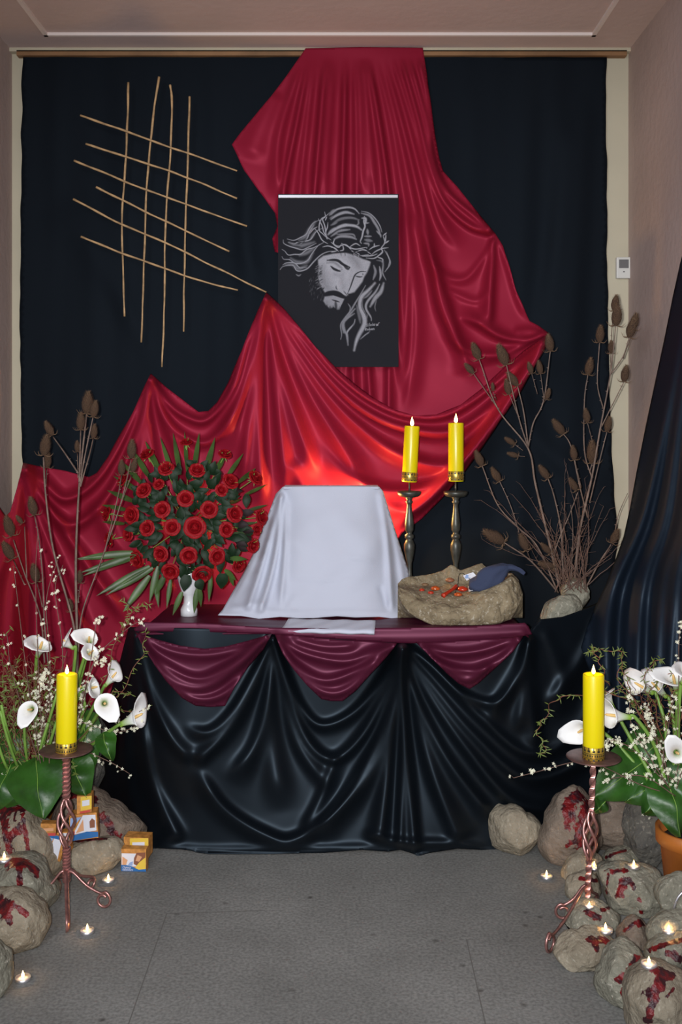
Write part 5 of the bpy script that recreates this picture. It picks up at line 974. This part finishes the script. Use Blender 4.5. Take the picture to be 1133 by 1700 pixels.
for k in range(285):
    th = rnd.uniform(0, 6.283); rr = math.sqrt(rnd.uniform(0, 1))*.93; px, py = 312+rr*112*math.cos(th), 862+rr*106*math.sin(th)
    if py > 935 and abs(px-312) > 70: continue
    if py < 780 and rnd.random() < .45: continue
    d = domed(px, py)+rnd.uniform(.015, .07); p = P(px, py, d); a = rnd.uniform(0, 6.283) if rnd.random() < .6 else th
    dr = Vector((math.cos(a), rnd.uniform(-.5, .1), -math.sin(a))).normalized(); L = rnd.uniform(.034, .056); q = dr.to_track_quat('Z', 'Y')
    # turn the leaf so its face looks outward
    o = bpy.data.objects.new('leaf', LF2 if (px > 395 and rnd.random() < .5) else LF); COL.objects.link(o); o.parent = bq; o.matrix_parent_inverse = Matrix.Translation(-Vector(bq.location))
    nr = Vector((rnd.uniform(-.5, .5), -1, rnd.uniform(-.4, .6))); xax = dr.cross(nr).normalized(); yax = dr.cross(xax).normalized()
    if yax.y > 0: xax = -xax; yax = -yax
    Mx = Matrix((xax, -yax, dr)).transposed().to_4x4() if False else Matrix(((xax.x, yax.x, dr.x), (xax.y, yax.y, dr.y), (xax.z, yax.z, dr.z))).to_4x4()
    o.matrix_basis = Matrix.Translation(p-dr*L*.5) @ Mx @ Matrix.Scale(L, 4)
pal = [((560, 330), (480, 85), 9), ((600, 310), (557, 65), 10), ((640, 290), (625, 58), 8), ((680, 290), (712, 62), 10), ((740, 320), (805, 90), 12), ((800, 310), (872, 180), 11), ((870, 330), (972, 185), 9), ((940, 360), (1045, 272), 9), ((980, 430), (1112, 368), 7), ((990, 525), (1115, 488), 7), ((480, 300), (393, 112), 11), ((420, 330), (310, 155), 11), ((370, 360), (255, 235), 11), ((355, 410), (205, 318), 11), ((330, 470), (168, 403), 11), ((290, 520), (135, 488), 9), ((270, 600), (138, 588), 8), ((580, 350), (530, 250), 12), ((880, 480), (960, 455), 8),
       ((350, 770), (-10, 795), 14), ((350, 790), (5, 880), 14), ((340, 780), (20, 900), 12), ((420, 850), (105, 1015), 14), ((440, 860), (160, 1012), 14), ((420, 905), (262, 1110), 15), ((470, 850), (418, 1055), 13), ((450, 880), (472, 1085), 12), ((510, 900), (455, 1010), 12), ((545, 920), (520, 1090), 9), ((610, 1000), (555, 1130), 11), ((700, 980), (680, 1120), 11), ((715, 980), (722, 1080), 9), ((780, 900), (768, 1050), 9), ((860, 870), (930, 925), 10), ((890, 805), (995, 800), 10), ((910, 610), (1070, 590), 7), ((900, 660), (1060, 640), 7), ((300, 780), (-5, 762+40), 10), ((890, 900), (915, 960), 8)]
for (a, c, w_) in pal:
    pa, pc = Q7(*a), Q7(*c); low = c[1] > 700
    da = 3.74 if not low else 3.70; dc = (3.86 if not low else 3.66); b = MB(); A_ = P(*pa, da); C_ = P(*pc, dc); blade(b, A_, C_, w_*3.75/F*.9, (0, 0, -.006 if low else 0), 8, .5); o = b.build('palm_leaf', M_palm, bq)
b = MB(); blade(b, P(*Q7(850, 890), 3.66), P(*Q7(840, 985), 3.62), .05, n=6); blade(b, P(*Q7(640, 900), 3.6), P(*Q7(620, 1000), 3.58), .045, n=6); blade(b, P(*Q7(700, 930), 3.6), P(*Q7(730, 990), 3.58), .04, n=6); o = b.build('hanging_leaves', M_leafd, bq)
# white footed vase
vb = P(314, 1012, 3.76); vb.z = TZ+.002; s = 3.76/F
t = thing('flower_vase', vb, 'white porcelain footed vase under the rose bouquet', 'vase')
zz = lambda y: EYE-(y-HY)*s-vb.z
b = MB(); lathe(b, [(14*s, 0), (14*s, zz(1011)), (11*s, zz(1005)), (9*s, zz(1000)), (8.5*s, zz(990)), (11*s, zz(986)), (13*s, zz(980)), (17*s, zz(968)), (20*s, zz(955)), (21*s, zz(945)), (19*s, zz(944)), (10*s, zz(960))], vb, 28); b.build('vase_body', M_porc, t)
lf = MB(); 

def calla_mesh():
    v = []; f = []; mi = []; nu, nv = 20, 14
    for j in range(nv+1):
        u = j/nv
        for i in range(nu+1):
            th = (i/nu*2-1)*math.pi*1.06; tip = math.exp(-(th/.55)**2); back = .5+.5*math.cos(th)
            r = .085+.42*u**2.1*(.72+.28*back)+tip*.34*u**5; z = (1.0*u*(.60+.40*back))+tip*.16*u**4; z -= .22*max(0, u-.78)**1.0*(1.2+back)
            if abs(th) > math.pi: r += .02
            v.append((r*math.cos(th), r*math.sin(th)*1.02, z))
    f = [(j*(nu+1)+i, j*(nu+1)+i+1, (j+1)*(nu+1)+i+1, (j+1)*(nu+1)+i) for j in range(nv) for i in range(nu)]
    me = bpy.data.meshes.new('calla_bloom'); me.from_pydata(v, [], f)
    m = mat('calla_spathe', (.78, .79, .77), .45, spec=.4); nt = m.node_tree; tc = nt.nodes['Texture Coordinate']; sx = nt.nodes.new('ShaderNodeSeparateXYZ'); nt.links.new(tc.outputs['Object'], sx.inputs[0]); rp = nt.nodes.new('ShaderNodeValToRGB'); rp.color_ramp.elements[0].color = (.22, .38, .05, 1); rp.color_ramp.elements[0].position = .08; rp.color_ramp.elements[1].color = (.80, .81, .80, 1); rp.color_ramp.elements[1].position = .5; nt.links.new(sx.outputs['Z'], rp.inputs[0]); nt.links.new(rp.outputs[0], nt.nodes['Principled BSDF'].inputs['Base Color'])
    me.materials.append(m); me.polygons.foreach_set('use_smooth', [True]*len(f)); me.update()
    b = MB(); lathe(b, [(.03, .15), (.05, .3), (.055, .6), (.04, .78), (.005, .84)], (0, 0, 0), 10); o = b.build('spadix', M_spad); sp = o.data; bpy.data.objects.remove(o)
    return me, sp
CAL, SPA = calla_mesh()
def calla(root, px, py, d, dirv, roll, L, stem_to, ds):
    """bloom centred near (px,py); dirv = opening direction in world, L in px"""
    s = d/F; dr = Vector(dirv).normalized(); Lm = L*s; p = P(px, py, d)-dr*Lm*.5
    q = dr.to_track_quat('Z', 'Y').to_matrix().to_4x4() @ Matrix.Rotation(math.radians(roll), 4, 'Z')
    b = MB(); e = P(*stem_to, ds); mid = p.lerp(e, .35)-dr*Lm*.35
    tube(b, crom([p+dr*Lm*.08, p-dr*Lm*.15, mid, e], 6), lambda t: .0052+.0012*t, 8); st_ = mk('calla_lily', b.v, b.f, M_stem); st_.parent = root; st_.matrix_parent_inverse = Matrix.Translation(-Vector(root.location))
    for nm, me in (('spathe', CAL), ('spadix', SPA)):
        o = bpy.data.objects.new(nm, me); COL.objects.link(o); o.parent = st_; o.matrix_parent_inverse = Matrix.Translation(Vector(root.location))
        o.matrix_basis = Matrix.Translation(p-Vector(root.location)) @ q @ Matrix.Diagonal((Lm*1.0, Lm*1.0, Lm, 1))
        if nm == 'spathe' and not o.modifiers: m_ = o.modifiers.new('t', 'SOLIDIFY'); m_.thickness = .02
def leafshape(mb, quadpts, d0, d1, fold=.02, bumpy=.006, seed=0):
    """broad leaf from base point, tip point and width, both given on the picture: (bx,by,tx,ty,w)"""
    bx, by, tx, ty, w_ = quadpts; A_ = P(bx, by, d0); B_ = P(tx, ty, d1); ax = B_-A_; t = ax.normalized(); nr = Vector((0, -1, .5)); sd = t.cross(nr).normalized(); nr = sd.cross(t).normalized(); W = w_*d0/F; n, k = 14, 8; v = []
    if nr.y > 0: nr = -nr
    for i in range(n+1):
        u = i/n; ww = W*.5*(math.sin(math.pi*(u**.62))**.75 if 0 < i < n else .01)
        for j in range(k+1):
            q = j/k*2-1; p = A_+ax*u+sd*q*ww-t*(q*q*W*.12*(1-u))+nr*(fold*(-abs(q)+.3)+bumpy*math.sin(u*11+q*3+seed)+.02*math.sin(math.pi*u)); v.append(p)
    mb.add(v, [(i*(k+1)+j, i*(k+1)+j+1, (i+1)*(k+1)+j+1, (i+1)*(k+1)+j) for i in range(n) for j in range(k)])
def big_leaf(root, q, d0, d1, seed=0, m=None):
    b = MB(); leafshape(b, q, d0, d1, seed=seed); o = b.build('broad_leaf', m or M_big, root)
    # pale midrib
    A_ = P(q[0], q[1], d0); B_ = P(q[2], q[3], d1); c = MB(); pts = [b.v[i*9+4]+Vector((0, -.0015, .0008)) for i in range(15)]; tube(c, pts, (.002, .0006), 4); r = c.build('midrib', M_stem); r.parent = o; r.matrix_parent_inverse = Matrix.Translation(-Vector(root.location)) if False else Matrix.Identity(4)
    return o
BLS = MB()
for k in range(5):
    a = 2*math.pi*k/5; BLS.add([(0, 0, 0), (.5*math.cos(a-.45), .5*math.sin(a-.45), .12), (math.cos(a), math.sin(a), .05), (.5*math.cos(a+.45), .5*math.sin(a+.45), .12)], [(0, 1, 2, 3)])
def flower_spray(root, starts, base_d, nm='blossom_twig', seed=0):
    """starts: list of polylines in picture px; thin woody twig with cream blossoms"""
    for i, (pl, dens) in enumerate(starts):
        d = base_d+rnd.uniform(-.06, .06); line = crom([P(x+rnd.uniform(-2, 2), y+rnd.uniform(-2, 2), d+rnd.uniform(-.015, .015)) for x, y in pl], 7); b = MB(); tube(b, line, (.0019, .0009), 5); fl = MB()
        for q in line[2:]:
            for _ in range(3 if dens > .7 else 2):
                if rnd.random() < dens*.72:
                    a = rnd.uniform(0, 6.28); o_ = q+Vector((math.cos(a), rnd.uniform(-.8, .1), math.sin(a)))*rnd.uniform(.004, .016); tube(b, [q, o_], .0006, 3, cap=False)
                    R = Vector((rnd.uniform(-.8, .8), -1, rnd.uniform(-.3, .9))).to_track_quat('Z', 'Y').to_matrix(); sz = rnd.uniform(.0042, .0068)
                    for _k in range(rnd.choice([1, 2, 2, 3])):
                        off = Vector((rnd.uniform(-1, 1), rnd.uniform(-.5, .5), rnd.uniform(-1, 1)))*.006; fl.add([o_+off+R @ (v*sz) for v in BLS.v], BLS.f)
        o = b.build(nm, M_twig, root)
        if fl.v:
            o2 = mk('blossoms', fl.v, fl.f, M_blos, None, False); o2.parent = o; o2.matrix_parent_inverse = Matrix.Identity(4); o2['kind'] = 'stuff'
            o2.matrix_parent_inverse = o.matrix_parent_inverse.inverted() if False else Matrix.Identity(4)
            o2.matrix_basis = Matrix.Identity(4)
def curly(root, starts, d0, name='willow_twig'):
    for pl in starts:
        ph = rnd.uniform(0, 6); line = crom([P(x, y, d0+rnd.uniform(-.03, .03)) for x, y in pl], 9)
        line = [q+Vector((math.sin(i*.85+ph)*.006, math.cos(i*.85+ph)*.006, math.sin(i*.6+ph)*.004)) for i, q in enumerate(line)]
        b = MB(); tube(b, line, (.0019, .0008), 5); o = b.build(name, M_willow, root); g = MB()
        for q in line[3:]:
            for _ in range(2):
                if rnd.random() < .6: a = rnd.uniform(0, 6.28); blade(g, q, q+Vector((math.cos(a)*.018, rnd.uniform(-.01, .005), math.sin(a)*.016)), .0034, n=2)
        if g.v: o2 = mk('small_leaves', g.v, g.f, M_wleaf); o2.parent = o; o2['kind'] = 'stuff'

# pots
def pot(px, d, z0, rt, h, label):
    c = P(px, 1000, d); c.z = z0; t = thing('flower_pot', c, label, 'pot', 'terracotta pots'); b = MB(); lathe(b, [(rt*.68, 0), (rt*.72, .004), (rt*.93, h*.82), (rt*1.05, h*.83), (rt*1.06, h*.99), (rt*1.0, h), (rt*.92, h*.97), (rt*.88, h*.8), (.005, h*.8)], c, 36); b.build('pot_body', M_terra, t); 
    b = MB(); lathe(b, [(rt*.88, h*.8), (rt*.86, h*.86), (.003, h*.9)], c, 20); b.build('soil', M_wick, t); return c
pot(48, 3.56, 0, .125, .26, 'orange terracotta pot behind the red-streaked slab at left'); pot(1151, 3.06, 0, .105, .26, 'orange terracotta pot at the right edge')

# --- left arrangement
LA = thing('calla_arrangement', P(60, 1300, 3.40), 'arrangement of white calla lilies and blossom twigs in the left pot', 'flower arrangement')
S0 = (60, 1320)
for a in [(67, 1075, 3.28, (.35, -.45, .75), 200, 46, (62, 1290)), (112, 1068, 3.32, (-.6, -.35, .7), 60, 30, (80, 1290)), (148, 1062, 3.34, (.2, -.7, .6), 180, 36, (90, 1290)), (150, 1084, 3.26, (.5, -.5, .45), 200, 36, (92, 1290)), (153, 1142, 3.22, (.75, -.4, .25), 190, 38, (95, 1300)), (186, 1125, 3.28, (.62, .1, .75), 20, 36, (98, 1300)), (50, 1178, 3.14, (-.05, -1, .25), 260, 36, (58, 1300)), (174, 1168, 3.14, (.25, -.9, .25), 300, 42, (92, 1300)), (222, 1192, 3.2, (.9, .12, .42), 30, 50, (100, 1285)), (136, 1150, 3.27, (-.1, -.2, 1), 0, 40, (90, 1300))]:
    px, py, d, dv, ro, L, st_ = a; calla(LA, px, py, d, dv, ro, L, st_, 3.46)
for q, d0, d1, sd in [((62, 1262, 72, 1358, 105), 3.22, 3.10, 1), ((20, 1270, -8, 1345, 80), 3.24, 3.16, 2), ((120, 1262, 145, 1325, 60), 3.3, 3.26, 3), ((172, 1218, 186, 1262, 36), 3.2, 3.16, 4), ((90, 1280, 110, 1300, 70), 3.26, 3.2, 5), ((30, 1300, 10, 1340, 60), 3.25, 3.2, 6), ((140, 1185, 150, 1290, 50), 3.36, 3.34, 7), ((10, 1220, 30, 1300, 70), 3.34, 3.3, 8), ((100, 1200, 90, 1290, 60), 3.36, 3.32, 9)]: big_leaf(LA, q, d0, d1, sd)
b = MB()
for (x0, y0, x1, y1) in ((0, 1180, 40, 1300), (2, 1170, 30, 1260), (95, 1150, 62, 1290), (100, 1180, 72, 1290), (80, 1200, 60, 1290), (40, 1190, 50, 1290), (-5, 1230, 25, 1300)): tube(b, crom([P(x0, y0, 3.18), P((x0+x1)/2-3, (y0+y1)/2, 3.2), P(x1, y1, 3.3)], 5), .0048, 7)
b.build('cut_stems', M_stem, LA)
flower_spray(LA, [([(70, 1290), (50, 1150), (30, 1000), (22, 940)], .55), ([(75, 1290), (62, 1100), (60, 960), (62, 880)], .4), ([(80, 1280), (82, 1100), (78, 1000), (95, 930)], .5), ([(85, 1280), (105, 1100), (90, 980), (105, 940)], .45), ([(70, 1280), (20, 1120), (10, 1050)], .5), ([(110, 1230), (150, 1120), (170, 1080), (215, 1040), (235, 1030)], .55), ([(110, 1240), (140, 1160), (160, 1040), (165, 1025)], .5), ([(90, 1230), (130, 1200), (190, 1215), (240, 1200)], .8), ([(120, 1245), (160, 1230), (210, 1195), (250, 1170)], .5), ([(150, 1250), (190, 1270), (214, 1285)], .35), ([(60, 1240), (60, 1160), (70, 1130), (85, 1110)], .9), ([(65, 1260), (78, 1180), (80, 1140), (60, 1120)], .9), ([(40, 1280), (20, 1300), (0, 1290)], .8), ([(70, 1290), (40, 1285), (30, 1290)], .8), ([(100, 1280), (70, 1230), (110, 1080)], .6), ([(120, 1240), (150, 1110), (175, 1100)], .8)], 3.24)
curly(LA, [[(70, 1290), (20, 1150), (5, 1080), (15, 1040)], [(80, 1280), (40, 1130), (0, 1100), (-20, 1080)], [(60, 1290), (20, 1180), (-5, 1140)], [(100, 1250), (170, 1130), (200, 1050), (225, 1010), (250, 1005)], [(110, 1250), (190, 1160), (235, 1090), (240, 1050)], [(60, 1280), (30, 1200), (20, 1120), (40, 1080)], [(60, 1290), (45, 1200), (60, 1120), (100, 1090)], [(150, 1180), (190, 1150), (220, 1155)], [(180, 1175), (220, 1180), (245, 1168)], [(75, 1290), (80, 1200), (40, 1150), (10, 1160)], [(60, 1270), (10, 1220), (-10, 1180)], [(200, 1050), (215, 1020), (205, 990)]], 3.3)
b = MB()
for k in range(420):
    x, y = rnd.uniform(-15, 115), rnd.uniform(1110, 1270); tube(b, wild_twig(x, y, rnd.uniform(.4, 2.7), rnd.uniform(20, 55), rnd.uniform(3.2, 3.42), .6, 7), (.0013, .0006), 3, cap=False)
o = b.build('heather_filler', M_willow, LA); o['kind'] = 'stuff'
b = MB()
for k in range(700):
    x, y = rnd.uniform(-15, 130), rnd.uniform(1120, 1290); d = rnd.uniform(3.2, 3.42); a = rnd.uniform(0, 6.28); p = P(x, y, d); blade(b, p, p+Vector((math.cos(a)*.022, -.004, math.sin(a)*.022)), .006, n=2)
o = b.build('small_leaf_filler', M_wleaf, LA); o['kind'] = 'stuff'

# --- right arrangement
RA = thing('calla_arrangement', P(1120, 1320, 3.1), 'arrangement of white calla lilies and blossom twigs in the right pot', 'flower arrangement')
for a in [(1022, 1188, 3.02, (-.95, .02, .1), 160, 52, (1113, 1330)), (968, 1212, 3.12, (-.7, -.6, -.1), 200, 44, (1110, 1335)), (1010, 1158, 3.15, (-.5, -.1, .9), 0, 36, (1100, 1320)), (1066, 1140, 3.16, (-.85, .0, .5), 170, 44, (1108, 1310)), (1092, 1142, 3.2, (-.7, -.05, .7), 170, 44, (1116, 1310)), (1120, 1130, 3.1, (-.3, -.5, .8), 200, 46, (1122, 1300)), (1125, 1250, 2.98, (-.15, -1, .2), 120, 42, (1125, 1330)), (1140, 1120, 3.0, (.1, -.6, .8), 200, 46, (1128, 1300))]:
    px, py, d, dv, ro, L, st_ = a; calla(RA, px, py, d, dv, ro, L, st_, 3.04)
for q, d0, d1, sd in [((1075, 1260, 985, 1325, 88), 3.12, 3.06, 1), ((1090, 1300, 1040, 1330, 60), 3.10, 3.06, 2), ((1110, 1300, 1128, 1390, 80), 3.02, 2.96, 3), ((1120, 1300, 1070, 1350, 70), 3.06, 3.0, 4), ((1100, 1225, 1030, 1290, 80), 3.16, 3.12, 5), ((1130, 1260, 1135, 1350, 70), 3.06, 3.0, 6), ((1005, 1330, 985, 1350, 26), 3.06, 3.05, 7)]: big_leaf(RA, q, d0, d1, sd)
flower_spray(RA, [([(1115, 1320), (1060, 1300), (1000, 1270), (960, 1265), (900, 1280), (855, 1290)], .35), ([(1115, 1310), (1060, 1250), (1020, 1230), (1005, 1235)], .75), ([(1115, 1310), (1080, 1260), (1050, 1200), (1045, 1150)], .9), ([(1120, 1310), (1100, 1250), (1085, 1200), (1070, 1170)], .8), ([(1120, 1320), (1070, 1290), (1020, 1290), (1000, 1300)], .7), ([(1125, 1300), (1128, 1150), (1128, 1060), (1133, 1030)], .6), ([(1118, 1320), (1085, 1310), (1060, 1305), (1040, 1285)], .8), ([(1120, 1300), (1130, 1250), (1140, 1200)], .8), ([(1120, 1300), (1100, 1270), (1110, 1200), (1120, 1160)], .7), ([(1110, 1330), (1090, 1345), (1070, 1350)], .4), ([(1125, 1310), (1133, 1280), (1145, 1290)], .9), ([(1110, 1300), (1095, 1230), (1060, 1225)], .8)], 3.03)
curly(RA, [[(1110, 1310), (1080, 1200), (1030, 1130), (1035, 1090), (1020, 1080), (990, 1080), (985, 1075)], [(1110, 1300), (1060, 1180), (1010, 1150), (960, 1155), (925, 1160), (905, 1190), (893, 1215), (905, 1240), (897, 1255)], [(1115, 1300), (1090, 1180), (1070, 1140), (1085, 1100), (1100, 1095)], [(1120, 1290), (1130, 1180), (1100, 1130), (1075, 1110)], [(1115, 1290), (1050, 1160), (1045, 1130), (1030, 1100)], [(1110, 1290), (1110, 1180), (1130, 1140), (1150, 1130)], [(1115, 1300), (1070, 1200), (1040, 1150), (1000, 1150)], [(1010, 1140), (1000, 1110), (990, 1085), (980, 1080)], [(1120, 1290), (1090, 1230), (1080, 1150), (1110, 1120), (1140, 1130)]], 3.12)
b = MB()
for k in range(120):
    x, y = rnd.uniform(1060, 1150), rnd.uniform(1140, 1270); tube(b, wild_twig(x, y, rnd.uniform(.4, 2.7), rnd.uniform(20, 45), rnd.uniform(3.08, 3.2), .6, 7), (.0013, .0006), 3, cap=False)
o = b.build('heather_filler', M_willow, RA); o['kind'] = 'stuff'
b = MB(); tube(b, [P(1150+30*math.cos(a), 1512+36*math.sin(a), 2.86) for a in [i*2*math.pi/40 for i in range(41)]], .004, 8)
tag(b.build('metal_hoop', M_alu), 'thin silver hoop leaning on the stones at the right edge', 'hoop')
